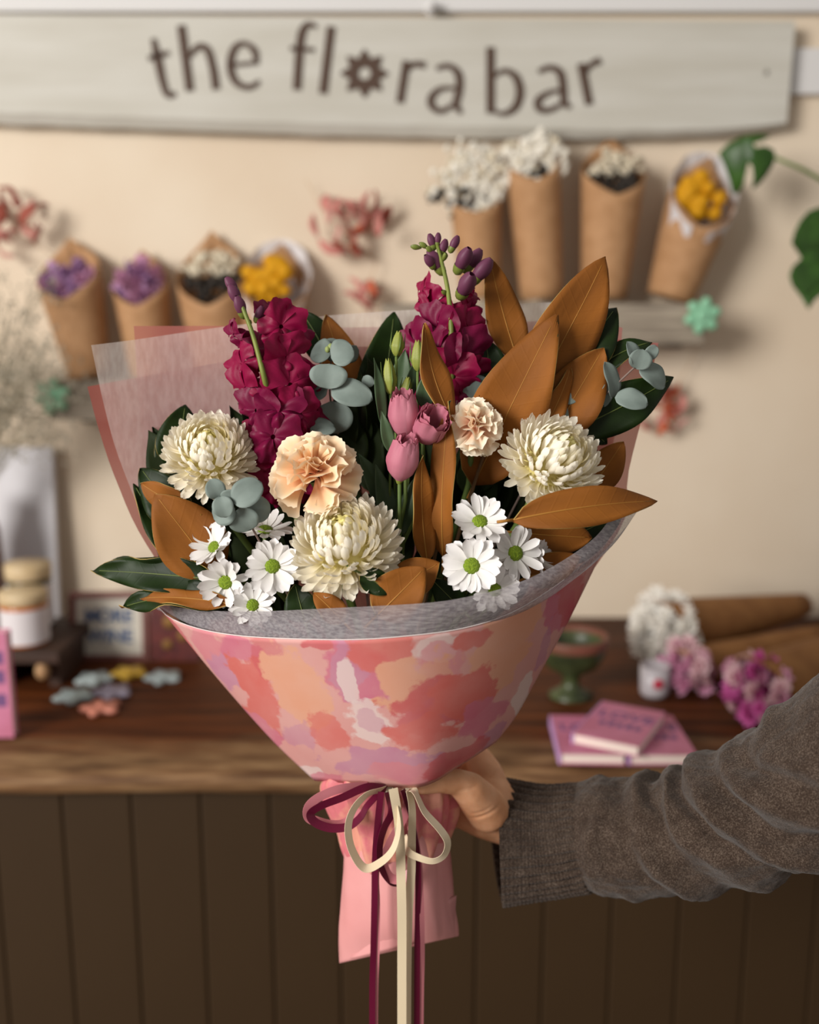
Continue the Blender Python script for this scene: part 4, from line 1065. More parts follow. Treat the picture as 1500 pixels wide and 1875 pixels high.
euc('blue grey eucalyptus sprig with round leaves in front of the outer chrysanthemum', [NK, (560, 1150, .77), (480, 1000, .745), (440, 930, .73), (415, 900, .722)],
    [((402, 912), (386, 878), 34, 0.723, 0.720, 10), ((404, 908), (414, 948), 36, 0.719, 0.717, 0), ((404, 912), (436, 906), 26, 0.723, 0.721, 20), ((428, 922), (478, 882), 48, 0.719, 0.723, -8), ((430, 930), (390, 950), 42, 0.727, 0.727, 0),
     ((436, 932), (460, 972), 52, 0.727, 0.730, 10), ((452, 930), (496, 936), 44, 0.733, 0.735, 0)])
euc('eucalyptus sprig sticking out at the upper tissue corner', [NK, (880, 1050, .81), (1010, 810, .80), (1090, 740, .79), (1165, 670, .785), (1195, 645, .785)],
    [((1166, 672), (1152, 625), 30, .783, .78, 35), ((1166, 676), (1178, 640), 40, .78, .778, 10), ((1170, 672), (1222, 706), 40, .785, .79, -20), ((1182, 656), (1204, 634), 22, .785, .785, 10), ((1124, 728), (1112, 662), 36, .785, .782, 40),
     ((1126, 728), (1188, 738), 38, .778, .775, -20), ((1100, 745), (1118, 700), 24, .79, .79, 20), ((1030, 735), (1060, 725), 18, .79, .79, 0), ((1025, 770), (1052, 760), 36, .785, .79, 0)])
euc('small eucalyptus tip peeping out above the smaller carnation', [NK, (800, 1000, .80), (830, 800, .80), (838, 720, .80)],
    [((845, 720), (900, 705), 46, .80, .80, 10), ((835, 725), (820, 690), 24, .80, .80, 0)], [(835, 697, .80, .002)])

# ------------------------------------------------------------------ chrysanthemums
def petal_mesh(name, L, W, curl, cup, m, tipw=.8, nu=4, nv=7):
    """strap petal along +Y, inner face +Z; curl bends it towards +Z"""
    def f(u, v):
        w = W * (.45 + .55 * sstep(0, .55, v)) * math.sqrt(max(.02, 1 - max(0, (v - .72) / .28) ** 2.2)) * 1.0
        x = (u - .5) * w; s = v * L; k = curl / L
        if abs(k) > 1e-6: y, z = math.sin(k * s) / k, (1 - math.cos(k * s)) / k
        else: y, z = s, 0
        return (x, y, z + cup * W * (2 * u - 1) ** 2)
    vs, fs, uv = grid(nu, nv, f)
    return mesh(name, vs, fs, m, uvs=uv)
M_chr = [mat('chrysanthemum heart', '#e6dc8a', .6, transl=.35, uvgrad=[(0, '#cfc75a'), (1, '#f6edaa')]), mat('chrysanthemum cream', '#f6edca', .6, transl=.35, uvgrad=[(0, '#e6d98e'), (.6, '#faf1d2'), (1, '#fdf6e4')]),
         mat('chrysanthemum white', '#f9f3e2', .6, transl=.35, uvgrad=[(0, '#e8dca4'), (.4, '#faf3e0'), (1, '#fdf9ee')])]
CH = {}
def chrys(label, px, py, Y, Rpx, axis, seed, N=290, flat=.92):
    r = random.Random(seed); R = Rpx * mpx(Y); ax = view_axis(*axis); c = P(px, py, Y)
    M = frame(c, ax)
    t = thing('chrysanthemum', label, 'flower', M, 'white chrysanthemums')
    part('core', *ball(R * .60, 24, 14, .9), M_chr[1], t)
    if not CH:
        for key, (L, W, cu, cp, mi) in {'a': (.40, .11, 1.5, .30, 0), 'b': (.50, .135, 1.25, .30, 1), 'c': (.56, .165, 1.3, .28, 2), 'd': (.60, .165, 1.0, .24, 2), 'e': (.60, .17, .75, .20, 2)}.items():
            CH[key] = petal_mesh('petal', L, W, cu, cp, M_chr[mi])
    for i in range(N):
        fr = (i + .5) / N; th = math.acos(1 - fr * (1 - math.cos(math.radians(122)))); ph = i * 2.399963 + r.uniform(-.1, .1)
        deg = math.degrees(th) + r.uniform(-4, 4)
        d = Vector((math.sin(th) * math.cos(ph), math.sin(th) * math.sin(ph), math.cos(th)))
        e = (Vector((0, 0, 1)) - d * d.z); e = e.normalized() if e.length > 1e-4 else Vector((1, 0, 0))
        lean = np.interp(deg, [0, 25, 60, 95, 130], [.0, -.25, -.20, .05, .10]) + r.uniform(-.25, .25)
        y = (d - e * lean * .55).normalized()             # starts a little outwards, then curls in
        side = e.cross(d).normalized() * r.uniform(-.18, .18); y = (y + side).normalized()
        z = (e - y * e.dot(y)).normalized(); x = y.cross(z)
        Ml = Matrix((x, y, z)).transposed().to_4x4()
        Ml.translation = Vector((d.x, d.y, d.z * flat)) * R * (.52 + .06 * r.random())
        key = 'a' if deg < 27 else 'b' if deg < 48 else 'c' if deg < 72 else 'd' if deg < 100 else 'e'
        link('petal', CH[key], t, Ml @ Matrix.Diagonal((R * r.uniform(.9, 1.15), R * r.uniform(.85, 1.12), R * r.uniform(.75, 1.15), 1)))
    inv = M.inverted()
    part('stem', *tube([inv @ p for p in [c - ax * R * .4, c - ax * R * .9 + Vector((0, .01, -.02)), NECK + Vector((0, 0, .05))]], .0028, 8), M_stem, t)
    part('calyx', *moved(lathe([(.0028, -.014), (R * .3, -.006), (R * .42, .004)], 14), Matrix.Translation((0, 0, -R * .36))), M_stem, t)
chrys('round white chrysanthemum highest beside the pink film, behind the blue grey eucalyptus', 385, 836, .785, 82, (.05, .62, .78), 1)
chrys('largest shaggy white chrysanthemum low in the middle of the bouquet', 633, 1003, .738, 99, (-.05, .68, .73), 2, 300)
chrys('white chrysanthemum above the long pointed brown leaf', 1009, 850, .757, 90, (.44, .52, .73), 3)

# ------------------------------------------------------------------ carnations
M_carn = mat('peach carnation', '#efc39b', .65, transl=.28, uvgrad=[(0, '#e69c6c'), (.45, '#f4c093'), (.85, '#f9d9ae'), (1, '#fcebcf')])
M_carn2 = mat('pale peach carnation', '#f0cdb0', .65, transl=.28, uvgrad=[(0, '#e6a482'), (.45, '#f2c4a6'), (.8, '#f8e3c8'), (1, '#fbf2de')])
def carn_petal(seed, span, ruf, m, curl):
    r = random.Random(seed); p1, p2 = r.uniform(0, 6), r.uniform(0, 6); n1 = r.uniform(1.1, 1.9)
    def f(u, v):
        a = (u - .5) * span * (0.35 + .65 * v); edge = 1 + .018 * math.sin(u * 46 + p1) * v ** 6 - .16 * (2 * u - 1) ** 2 * v + .05 * math.sin(u * 5 + p2) * v
        s = v * edge; k = curl
        y = s * math.cos(a * .9); x = s * math.sin(a)
        z = ruf * v ** 1.6 * (math.sin(u * n1 * 2 * PI + p1) * .7 + .35 * math.sin(u * n1 * 9.3 + p2 + v)) + k * s * s
        return (x, y, z)
    vs, fs, uv = grid(18, 9, f)
    return mesh('petal', vs, fs, m, uvs=uv)
def carnation(label, px, py, Y, Rpx, axis, seed, m):
    r = random.Random(seed); R = Rpx * mpx(Y); ax = view_axis(*axis); c = P(px, py, Y); M = frame(c - ax * R * .45, ax)
    t = thing('carnation', label, 'flower', M, 'peach carnations')
    for ring, (n, tilt, sc, z0, sp, ruf, cu) in enumerate([(4, 8, .62, .10, 1.3, .14, -.05), (6, 24, .72, .08, 1.2, .16, -.10), (7, 42, .84, .05, 1.15, .16, -.12), (8, 62, .98, .02, 1.1, .14, -.14), (8, 82, 1.06, -.02, 1.1, .11, -.16)]):
        ms = [carn_petal(seed * 50 + ring * 5 + k, sp, ruf, m, cu) for k in range(3)]
        for k in range(n):
            a = 2 * PI * (k + .5 * (ring % 2)) / n + r.uniform(-.35, .35)
            ti = math.radians(tilt + r.uniform(-14, 14))
            Ml = Matrix.Translation((0, 0, z0 * R)) @ Matrix.Rotation(a, 4, 'Z') @ Matrix.Rotation(PI / 2 - ti, 4, 'X') @ Matrix.Rotation(r.uniform(-.25, .25), 4, 'Y')
            s_ = sc * R * r.uniform(.92, 1.1)
            link('petal', ms[k % 3], t, Ml @ Matrix.Diagonal((s_, s_, s_, 1)))
    g = mat('carnation calyx', '#6f8248', .55)
    part('calyx', *lathe([(.0028, -R * .75), (R * .13, -R * .62), (R * .17, -R * .2), (R * .24, .06 * R)], 14), g, t)
    inv = M.inverted()
    part('stem', *tube([inv @ p for p in [c - ax * R * 1.1, c - ax * R * 1.9 + Vector((0, .01, -.03)), NECK + Vector((.004, 0, .05))]], .0024, 8), M_stem, t)
carnation('large peach carnation above the middle chrysanthemum', 570, 850, .742, 84, (-.12, .50, .85), 4, M_carn)
carnation('smaller pale peach carnation beside the broad rust leaf', 872, 768, .762, 58, (.05, .42, .9), 5, M_carn2)

# ------------------------------------------------------------------ daisies
M_dais = mat('daisy petal white', '#f0eceb', .55, transl=.22, uvgrad=[(0, '#d8dcb0'), (.18, '#ece9e4'), (1, '#f4f1f1')])
M_disc = mat('daisy disc', '#7d9414', .7, '#5f7a0c', nscale=900, bump=.8, bscale=900)
DP = [petal_mesh('petal', 1.0, w, cu, .10, M_dais, nu=4, nv=8) for w, cu in ((.40, .35), (.36, .15), (.43, -.2))]
def daisy(label, px, py, Y, Rpx, axis, seed, cup=0.0, n=20, tilt=None):
    r = random.Random(seed); R = Rpx * mpx(Y); ax = view_axis(*axis); c = P(px, py, Y); M = frame(c, ax)
    t = thing('daisy', label, 'flower', M, 'white daisies')
    for k in range(n):
        lay = k % 2
        a = 2 * PI * k / n + r.uniform(-.09, .09); el = math.radians(8 + 10 * lay + cup + r.uniform(-9, 9))
        Ml = Matrix.Rotation(a, 4, 'Z') @ Matrix.Translation((0, R * .14, -.0004 - .0008 * (1 - lay))) @ Matrix.Rotation(el, 4, 'X') @ Matrix.Rotation(r.uniform(-.25, .25), 4, 'Y')
        s_ = R * .86 * r.uniform(.88, 1.06)
        link('petal', DP[r.randrange(3)], t, Ml @ Matrix.Diagonal((s_, s_, s_, 1)))
    v, f = lathe([(1e-5, R * .13), (R * .10, R * .125), (R * .2, R * .09), (R * .27, R * .02), (R * .26, -R * .04)], 20)
    v = [q * (1 + .05 * noise.noise(q * 1500)) for q in v]
    part('disc', v, f, M_disc, t)
    part('calyx', *lathe([(.0014, -.006), (R * .2, -.003), (R * .28, -.0008)], 12), M_stem, t)
    inv = M.inverted()
    part('stem', *tube([inv @ p for p in [c - ax * .005, c - ax * .028 + Vector((0, .004, -.012)), NECK + Vector((0, 0, .06))]], .0015, 6), M_stem, t)
daisy('white daisy turned away beneath the broad rust leaf', 392, 1002, .768, 50, (-.40, .40, .82), 1, 12)
daisy('white daisy tipped upward under the blue grey eucalyptus', 486, 970, .762, 54, (.15, .85, .45), 2, 5)
daisy('white daisy with a full green eye touching the middle chrysanthemum', 499, 1037, .732, 55, (.1, .15, .98), 3)
daisy('white daisy with folded petals lowest toward the green leaves', 413, 1066, .752, 56, (-.1, -.12, .98), 4, 10)
daisy('white daisy half hidden by the tissue collar below the others', 463, 1108, .742, 46, (.1, .3, .95), 5)
daisy('white daisy highest of the cluster near the pointed brown leaf', 879, 955, .735, 56, (.0, .55, .82), 6, 5)
daisy('large white daisy facing forward next to the brown central leaves', 864, 1036, .718, 60, (-.08, .1, .98), 7)
daisy('white daisy turned sideways toward the tissue collar', 944, 1013, .735, 58, (.38, .12, .92), 8)
daisy('white daisy sunk behind the tissue collar under the large one', 906, 1080, .722, 50, (.1, .2, .97), 9)
daisy('small white daisy seen edge on beside the tissue collar', 986, 1022, .752, 40, (.8, .2, .45), 10, 12)

# ------------------------------------------------------------------ snapdragons
M_snap = [mat('snapdragon crimson', '#820334', .5, '#960546', nscale=45, spec=.3, transl=.25), mat('snapdragon magenta', '#800542', .5, '#6a032f', nscale=60, spec=.3, transl=.25)]
M_snapbud = mat('snapdragon bud', '#74405a', .55, '#5f2b47', nscale=90, transl=.15)
M_snapgreen = mat('snapdragon green', '#7a8338', .5, '#5d6a2b', nscale=60)
def floret_mesh(seed, m):
    """two lipped flower, mouth along +Z, upper lip towards +Y; unit about 1 = mouth radius"""
    r = random.Random(seed); bits = []
    bits.append(grid(12, 5, lambda u, v: ((.34 + .10 * math.sin(v * 3)) * math.cos(2 * PI * u), (.34 + .14 * math.sin(v * 3)) * math.sin(2 * PI * u), -1.5 + 1.45 * v))[:2])
    for (a0, w, L, back, bulge, lift) in ((48, 1.45, 1.75, -.05, .0, .12), (132, 1.45, 1.75, -.05, .0, .12), (200, 1.15, 1.35, .45, .15, .0), (270, 1.2, 1.4, .55, .34, .05), (340, 1.15, 1.35, .45, .15, .0)):
        a0 = math.radians(a0 + r.uniform(-10, 10)); p = r.uniform(0, 6); L *= r.uniform(.9, 1.1)
        def f(u, v):
            a = a0 + (u - .5) * w * (1 + .25 * v)
            q = (2 * u - 1) ** 2
            rr = .14 + L * v * (1 - .30 * q + .06 * math.sin(u * 17 + p))
            z = lift * math.sin(PI * v) + bulge * math.sin(PI * min(1, v * 1.25)) * (1 - .6 * q) - back * v * v + .22 * v * math.sin(u * 7 + p) + .13 * v * v * math.sin(v * 7 + u * 15 + p) + .10 * q * v
            return (rr * math.cos(a), rr * math.sin(a), z)
        bits.append(grid(12, 10, f)[:2])
    v, f = join(*bits)
    return mesh('floret', v, f, m)
FLM = [floret_mesh(k, M_snap[k % 2]) for k in range(5)]
BUD = None
def snapdragon(label, stem, fl, buds, seed):
    global BUD
    r = random.Random(seed)
    t = thing('snapdragon', label, 'flower', Matrix.Translation(P(*stem[0])), 'burgundy snapdragons')
    inv = MW[t.name].inverted()
    pts = catmull(stem, 40)
    part('stem', *tube([P(*p) for p in pts], [lerp(.0034, .0014, k / 40) for k in range(41)], 8), M_snapgreen, t, world=True)
    for (x, y, Y, spx, ax) in fl:
        s_ = spx * mpx(Y) * .50
        M = frame(P(x, y, Y), view_axis(*ax), R_)
        # upper lip points up in the picture
        M = M @ Matrix.Rotation(r.uniform(-.5, .5), 4, 'Z') @ Matrix.Rotation(r.uniform(-.2, .45), 4, 'X')
        link('floret', FLM[r.randrange(5)], t, inv @ M @ Matrix.Diagonal((s_ * r.uniform(.8, 1.05), s_ * r.uniform(.8, 1.1), s_, 1)))
    if BUD is None:
        def f(u, v):
            a = 2 * PI * u; rr = .42 * math.sin(PI * (.08 + .86 * v)) ** .8 * (1 + .14 * math.cos(3 * a) * v) * (.85 + .6 * v)
            return (rr * math.cos(a), rr * math.sin(a), v * 2 + 0 * a)
        BUD = [mesh('bud', *grid(12, 9, f)[:2], M_snapbud), mesh('bud', *grid(12, 9, f)[:2], M_snapgreen)]
        BUD.append(mesh('calyx', *lathe([(.10, -.1), (.3, .05), (.40, .35), (.42, .6)], 10), M_snapgreen))
    for (x, y, Y, spx, ax, g) in buds:
        s_ = spx * mpx(Y) * (.55 if g else .62)
        M = inv @ frame(P(x, y, Y), view_axis(*ax)) @ Matrix.Diagonal((s_, s_, s_, 1))
        b = link('bud', BUD[1 if g else 0], t, M)
        if not g: link('calyx', BUD[2], b)
snapdragon('burgundy snapdragon spike leaning toward the pink film, lower of the two', [NK, (600, 1150, .82), (545, 950, .815), (510, 800, .815), (486, 700, .778), (462, 610, .786), (428, 522, .800)],
    [(515, 598, .80, 62, (.55, .25, .8)), (428, 612, .80, 40, (-.85, .1, .5)), (444, 668, .795, 50, (-.7, .15, .7)), (526, 655, .79, 66, (.6, .1, .8)), (540, 610, .82, 48, (.8, .3, .4)), (495, 575, .815, 40, (.3, .5, .7)), (470, 640, .815, 44, (-.3, .4, .8)),
     (450, 712, .79, 54, (-.65, .05, .8)), (532, 705, .785, 62, (.45, -.05, .9)), (560, 705, .80, 50, (.8, .1, .5)), (470, 752, .785, 60, (-.45, 0, .9)), (512, 752, .778, 58, (.1, 0, .95)), (550, 760, .785, 64, (.45, -.05, .9)),
     (500, 800, .775, 66, (.0, -.1, 1)), (575, 770, .80, 50, (.8, 0, .6)), (478, 812, .79, 56, (-.5, -.1, .85)), (520, 850, .79, 66, (.1, -.1, 1)), (500, 895, .80, 64, (-.1, -.2, 1)), (545, 900, .80, 54, (.3, -.2, 1))],
    [(441, 560, .800, 34, (-.45, .85, .4), False), (447, 582, .798, 34, (-.25, .85, .5), False), (468, 590, .805, 26, (.4, .8, .3), False), (436, 540, .802, 30, (-.55, .8, .3), False), (456, 600, .81, 14, (.2, .8, .5), True), (470, 655, .805, 14, (-.6, .3, .6), True), (482, 690, .80, 14, (.5, .3, .7), True)], 1)
snapdragon('taller burgundy snapdragon spike with budding tip against the wall', [NK, (780, 1100, .83), (815, 850, .83), (826, 720, .80), (827, 620, .798), (820, 530, .808), (800, 445, .826)],
    [(798, 560, .82, 52, (-.75, .1, .55)), (855, 575, .82, 50, (.75, .2, .5)), (800, 602, .81, 60, (-.55, .1, .8)), (858, 610, .81, 60, (.6, .1, .75)), (775, 530, .825, 34, (-.8, .2, .4)), (866, 545, .825, 30, (.8, .25, .4)), (803, 650, .80, 64, (-.5, 0, .85)), (855, 655, .80, 66, (.5, 0, .85)),
     (830, 690, .795, 66, (0, -.1, 1)), (765, 632, .815, 54, (-.7, .1, .6)), (780, 685, .805, 60, (-.6, 0, .8)), (868, 690, .805, 50, (.6, -.1, .8)), (770, 722, .81, 54, (-.4, -.1, .9)), (820, 732, .80, 54, (.1, -.1, 1))],
    [(812, 502, .824, 40, (-.55, .75, .3), False), (836, 500, .82, 44, (.35, .6, .6), False), (850, 498, .826, 40, (.6, .8, .2), False), (795, 492, .82, 26, (-.5, .6, .6), False), (842, 545, .812, 50, (.3, .5, .8), False), (862, 520, .82, 46, (.6, .7, .3), False),
     (806, 470, .826, 26, (.3, .9, .2), False), (824, 462, .826, 26, (.45, .9, .2), False), (795, 458, .826, 24, (-.3, .9, .2), False), (800, 452, .826, 20, (.1, 1, .2), False), (785, 455, .826, 18, (-.8, .4, .3), True), (772, 454, .826, 18, (-.95, .1, .2), True), (792, 465, .822, 18, (-.5, .5, .6), True), (812, 478, .82, 18, (.2, .5, .8), True),
     (818, 540, .81, 16, (-.5, .3, .8), True), (832, 590, .808, 16, (.5, .3, .8), True), (818, 640, .805, 16, (-.5, .2, .8), True)], 2)

# ------------------------------------------------------------------ lisianthus
M_lis = mat('lisianthus pink', '#c27085', .6, '#d48b9b', nscale=60, nstretch=(1, 1, .25), transl=.25, spec=.3)
M_lisbud = mat('lisianthus green bud', '#a3a84e', .5, '#8a9440', nscale=70, nstretch=(1, 1, .25), transl=.2)
M_lisleaf = mat('lisianthus leaf', '#4c6242', .5, '#3d5236', nscale=40, transl=.1)
def lis():
    t = thing('lisianthus', 'pink lisianthus stem with three blooms and pale green buds in the middle', 'flower', Matrix.Translation(P(*NK)))
    inv = MW[t.name].inverted()
    def bloom(px, py, Y, hpx, wpx, axis, openness, seed):
        r = random.Random(seed); h, w = hpx * mpx(Y), wpx * mpx(Y) / 2; ax = view_axis(*axis)
        M = inv @ frame(P(px, py, Y) - ax * h * .5, ax)
        b = part('bloom', *lathe([(.0018, -.003), (w * .35, .002), (w * .5, .006)], 12), M_lisbud, t, M)
        for k in range(8):
            lay = k // 3; a0 = k * 2.2 + r.uniform(-.2, .2); shrink = 1 - .16 * lay; p = r.uniform(0, 6)
            def f(u, v):
                a = a0 + (u - .5) * 2.5
                prof = np.interp(v, [0, .18, .5, .8, 1], [.25, .74, 1.0, lerp(.80, 1.02, openness), lerp(.55, 1.12, openness)])
                rr = w * prof * shrink * (1 - .10 * (u - .5)) + w * (.06 * v * v * math.sin(u * 14 + p) + .05 * v ** 5 * math.sin(u * 27 + p))
                z = h * v * (1 - .10 * (2 * u - 1) ** 2 * v + .06 * math.sin(u * 9 + p) * v ** 3 + .012 * math.sin(u * 30 + p) * v ** 6 + .05 * lay)
                return (rr * math.cos(a), rr * math.sin(a), z)
            vs, fs, uv = grid(16, 9, f); part('petal', vs, fs, M_lis, b)
        if openness > .3: part('pistil', *moved(ball(w * .2, 10, 8, 1.4), Matrix.Translation((0, 0, h * .4))), mat('lisianthus pistil', '#b4841f', .6), b)
        return inv.inverted() @ (M @ Vector((0, 0, 0)))
    e = [bloom(740, 762, .768, 84, 58, (-.06, .9, .42), .25, 1), bloom(786, 784, .762, 72, 62, (.30, .55, .78), .8, 2), bloom(738, 842, .752, 82, 62, (.16, .88, .45), .22, 3)]
    for p in e: part('stem', *tube([p, p + Vector((0, .01, -.05)), P(716, 1040, .775), P(*NK)], .0016, 6), M_stem, t, world=True)
    def bud(px, py, Y, hpx, wpx, axis, seed):
        h, w = hpx * mpx(Y), wpx * mpx(Y) / 2; ax = view_axis(*axis); o_ = P(px, py, Y) - ax * h * .5
        M = inv @ frame(o_, ax)
        def f(u, v):
            a = 2 * PI * u + v * 1.6; rr = w * np.interp(v, [0, .12, .4, .75, .95, 1], [.25, .7, 1, .72, .42, .30]) * (1 + .10 * math.cos(5 * a))
            return (rr * math.cos(a), rr * math.sin(a), h * (v + (.05 * math.cos(5 * a) if v > .99 else 0)))
        b = part('bud', *grid(25, 12, f)[:2], M_lisbud, t, M)
        for k in range(4):
            a = k * PI / 2 + .4
            part('sepal', *tube([(w * .3 * math.cos(a), w * .3 * math.sin(a), 0), (w * 1.12 * math.cos(a), w * 1.12 * math.sin(a), h * .4), (w * 1.1 * math.cos(a), w * 1.1 * math.sin(a), h * .95)], [.0006, .0007, .0002], 5), M_stem, b)
        part('stem', *tube([o_, o_ + Vector((0, .003, -.03)), P(lerp(px, 716, .4), 900, Y + .01), P(*NK)], .0011, 6), M_stem, t, world=True)
    bud(728, 630, .79, 44, 24, (.1, .98, .1), 1); bud(765, 652, .785, 54, 26, (0, .98, .15), 2); bud(713, 690, .78, 62, 26, (-.08, .97, .15), 3); bud(744, 708, .785, 34, 20, (.2, .9, .2), 4)
    for k, (b, tp, w, Y, roll) in enumerate([((700, 780), (688, 655), 24, .775, 30), ((778, 750), (780, 680), 34, .778, 0), ((716, 830), (699, 752), 24, .765, 10), ((745, 735), (760, 660), 24, .795, 20), ((728, 730), (742, 640), 40, .81, 0), ((720, 985), (690, 850), 44, .79, 20), ((735, 980), (770, 860), 40, .785, -20), ((710, 940), (660, 830), 46, .80, 30)]):
        put_leaf(t, b, tp, w, Y, Y, False, 500 + k, roll, .08, .25, .01, 'lance', [M_lisleaf, M_lisleaf], rib=False)
lis()

# ------------------------------------------------------------------ the person: hand, sleeve
def capsule_chain(pts):
    """overlapping spheres along a chain of (px, py, Y, r)"""
    bits = []
    for a, b in zip(pts, pts[1:]):
        n = 7
        for k in range(n + 1):
            t = k / n; q = [lerp(x, y, t) for x, y in zip(a, b)]
            bits.append(moved(ball(q[3], 14, 10), Matrix.Translation(P(q[0], q[1], q[2]))))
    return bits
def person():
    t = thing('person', 'outstretched arm in a grey brown knitted sweater holding the bouquet', 'person', Matrix.Translation(P(960, 1500, .83)))
    skin = mat('skin', '#dea883', .5, '#d0966e', nscale=60, sss=.25, bump=.12, bscale=220, spec=.35)
    ch = []
    ch += capsule_chain([(1090, 1520, .838, .024), (1000, 1505, .838, .024), (925, 1494, .836, .0240), (892, 1466, .832, .0238)])
    ch += capsule_chain([(935, 1524, .834, .0130), (885, 1508, .826, .0130), (846, 1493, .834, .0115)])
    ch += capsule_chain([(893, 1484, .812, .0185), (878, 1466, .803, .0170), (860, 1446, .793, .0145), (838, 1432, .786, .0108), (806, 1432, .776, .0088), (770, 1438, .769, .0078)])
    ch += capsule_chain([(904, 1456, .838, .0165), (892, 1418, .842, .0145), (878, 1392, .852, .0125), (835, 1392, .874, .0098), (770, 1402, .884, .0088), (722, 1412, .876, .0076)])
    ch += capsule_chain([(905, 1460, .845, .0170), (880, 1430, .858, .0135), (845, 1430, .880, .0104), (780, 1437, .892, .0092), (718, 1445, .882, .0080)])
    ch += capsule_chain([(900, 1480, .845, .0160), (872, 1466, .858, .0130), (842, 1468, .880, .0100), (780, 1472, .890, .0088), (724, 1476, .880, .0078)])
    ch += capsule_chain([(900, 1500, .840, .0140), (868, 1494, .852, .0115), (840, 1498, .872, .0090), (785, 1502, .882, .0080), (738, 1504, .874, .0070)])
    v, f = join(*ch)
    inv = MW[t.name].inverted()
    me = bpy.data.meshes.new('hand_tmp'); me.from_pydata([tuple(inv @ q) for q in v], [], f)
    ob = bpy.data.objects.new('hand_tmp', me); C.objects.link(ob)
    rm = ob.modifiers.new('r', 'REMESH'); rm.mode = 'VOXEL'; rm.voxel_size = .0016
    sm = ob.modifiers.new('s', 'SMOOTH'); sm.factor = .5; sm.iterations = 14
    dg = bpy.context.evaluated_depsgraph_get(); m2 = bpy.data.meshes.new_from_object(ob.evaluated_get(dg))
    bpy.data.objects.remove(ob)
    # creases at the base of the thumb
    for vert in m2.vertices:
        w = MW[t.name] @ vert.co; d = w - Vector((0, 0, CAM_Z)); k = FPX / d.dot(F_)
        px, py = 750 + d.x * k, 937.5 - d.dot(U_) * k
        if w.y < .83:
            for (cx, cy, rr, a0, a1, dep) in ((862, 1428, 70, 35, 100, .0016), (862, 1428, 62, 45, 95, .0010), (850, 1412, 34, 40, 110, .0010)):
                q = math.hypot(px - cx, py - cy); an = math.degrees(math.atan2(py - cy, px - cx))
                if a0 < an < a1: vert.co += (inv.to_3x3() @ F_) * dep * math.exp(-((q - rr) / 2.6) ** 2) * math.sin(PI * (an - a0) / (a1 - a0))
    m2.materials.clear(); m2.materials.append(skin); m2.polygons.foreach_set('use_smooth', [True] * len(m2.polygons))
    link('hand', m2, t)
    # sleeve
    wool = bpy.data.materials.new('heather wool'); wool.use_nodes = True; w = NT(wool); b = w.n['Principled BSDF']
    n1 = w.tex('ShaderNodeTexNoise', 'Object', (1, 1, 1), Scale=800, Detail=3, Roughness=.7)
    n2 = w.tex('ShaderNodeTexNoise', 'Object', (1, 1, 1), Scale=70, Detail=3)
    ad = w.new('ShaderNodeMath', operation='MULTIPLY_ADD'); w.l.new(n2.outputs['Fac'], ad.inputs[0]); ad.inputs[1].default_value = .28; w.l.new(n1.outputs['Fac'], ad.inputs[2])
    rp = w.ramp(ad.outputs[0], [(.38, '#231a15'), (.62, '#3c3028'), (.86, '#63564c')])
    w.l.new(rp.outputs[0], b.inputs['Base Color']); b.inputs['Roughness'].default_value = .95; b.inputs['Sheen Weight'].default_value = .12; b.inputs['Specular IOR Level'].default_value = .1
    bp = w.new('ShaderNodeBump'); bp.inputs['Strength'].default_value = .55; bp.inputs['Distance'].default_value = .0012; w.l.new(n1.outputs['Fac'], bp.inputs['Height']); w.l.new(bp.outputs[0], b.inputs['Normal'])
    spine = [(918, 1540, .838, .0545), (1000, 1540, .834, .0480), (1080, 1533, .826, .0455), (1180, 1532, .806, .0460), (1290, 1516, .782, .0470), (1390, 1478, .752, .0500), (1480, 1438, .722, .0505), (1600, 1358, .690, .0540), (1740, 1240, .66, .0580), (1900, 1120, .62, .0620), (2080, 1000, .57, .0650)]
    N, K = 420, 176
    cc = catmull(spine, N)
    pts = [P(c[0], c[1], c[2]) for c in cc]
    # folds: (px position at the sleeve top, shift towards the lower side, height, width in px)
    folds = [(1120, 30, .0030, 16), (1165, 60, -.0028, 16), (1200, 66, .0042, 17), (1238, 70, -.0030, 14), (1268, 84, .0052, 18), (1305, 96, -.0046, 14), (1338, 112, .0070, 19), (1378, 118, -.0060, 16), (1410, 130, .0066, 20), (1452, 130, -.0045, 18), (1490, 130, .0040, 20)]
    a = None; rings = []
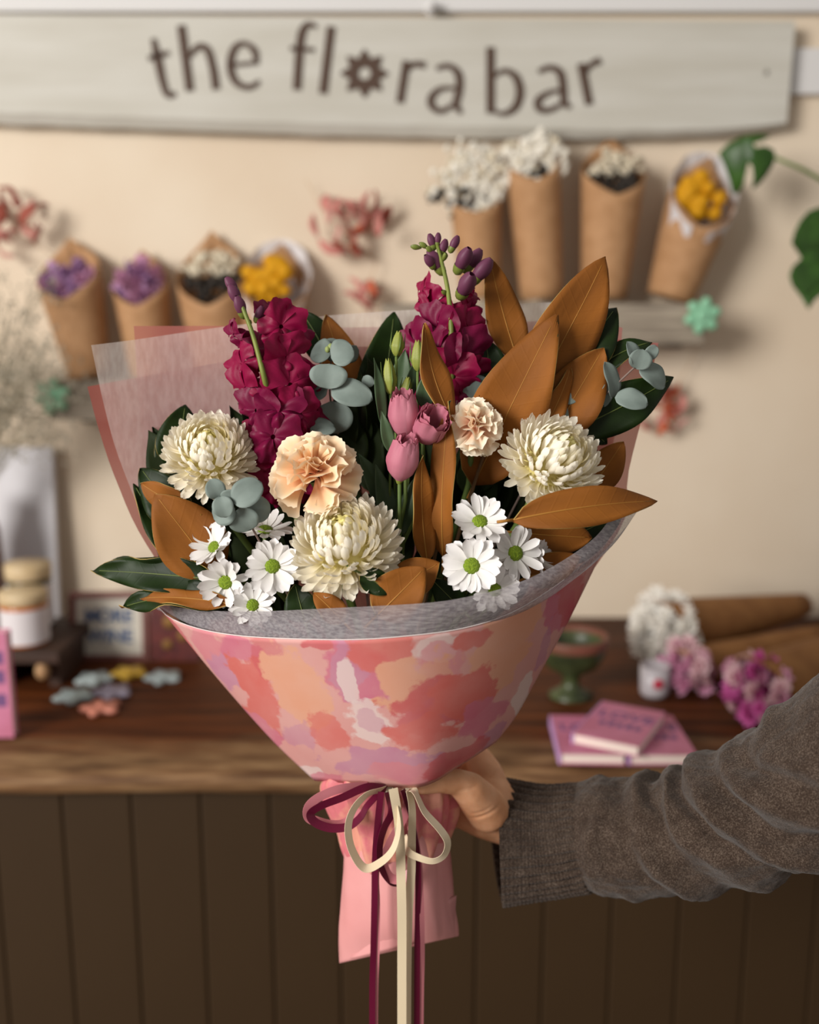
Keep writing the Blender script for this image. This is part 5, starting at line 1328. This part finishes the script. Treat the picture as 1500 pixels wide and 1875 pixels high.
    for i, p in enumerate(pts):
        T = (pts[min(i + 1, N)] - pts[max(i - 1, 0)]).normalized()
        up = (U_ - T * U_.dot(T)).normalized(); fr = up.cross(T)
        if fr.dot(V_) < 0: fr = -fr
        px = cc[i][0]; row = []
        for k in range(K):
            q = 2 * PI * k / K; ca, sa = math.cos(q), math.sin(q)        # ca: up, sa: towards viewer
            rad = cc[i][3] * (1 - .06 * abs(sa))
            cuff = 1 - sstep(1066, 1078, px)
            rib = abs(math.sin(q * 18 + .25 * noise.noise((px * .02, q * 3, 5)))) ** .7
            rad += cuff * (.0050 * rib - .0032) + cuff * .0003 * math.sin(px * .9)
            body = 1 - cuff
            puff = .0040 * sstep(1070, 1100, px) * (1 - .0 * sa)
            for (fx, sh, hgt, wd) in folds:
                d = px - (fx + sh * (1 - ca) / 2 + 34 * noise.noise((ca * 1.1, sa * 1.1, fx * .037)))
                rad += body * 1.5 * hgt * math.exp(-(d / (wd * (1 + .5 * noise.noise((ca, sa, fx * .05))))) ** 2) * max(.05, .62 + 1.0 * noise.noise((ca * 1.3 + 5, sa * 1.3, fx * .061)))
            co = Vector((i * .03, ca * 2, sa * 2))
            rad += body * (puff + .0022 * noise.noise(co * 1.3) + .0010 * noise.noise(co * 4)) + .0005 * noise.noise(co * 12)
            row.append(p + up * ca * rad + fr * sa * rad - T * .010 * max(0, -sa + .1) * (1 - sstep(918, 1010, px)))
        rings.append(row)
    ci = next(i for i in range(N + 1) if cc[i][0] > 1072)
    def strip(a, b, inner):
        vs = []; rows = rings[a:b + 1]
        for row in rows: vs += row
        m = len(rows); fs = []
        for j in range(m - 1):
            for k in range(K): fs.append((j * K + k, j * K + (k + 1) % K, (j + 1) * K + (k + 1) % K, (j + 1) * K + k))
        if inner:                                      # turned-in cloth inside the cuff
            base = len(vs)
            for j in range(0, min(40, m)):
                ctr = pts[a + j]
                for q in rows[j]: vs.append(ctr + (q - ctr) * (.95 if j else .985))
            for k in range(K): fs.append((k, base + k, base + (k + 1) % K, (k + 1) % K))
            for j in range(min(40, m) - 1):
                for k in range(K): fs.append((base + j * K + k, base + (j + 1) * K + k, base + (j + 1) * K + (k + 1) % K, base + j * K + (k + 1) % K))
        return vs, fs
    sv, sf = strip(ci, N, False)
    sf.append(tuple(len(sv) - K + k for k in range(K)))          # closed where the upper arm leaves the picture
    sl = part('sleeve', sv, sf, wool, t, world=True)
    vs, fs = strip(0, ci, True)
    part('ribbed_cuff', vs, fs, wool, sl, world=True)
person()
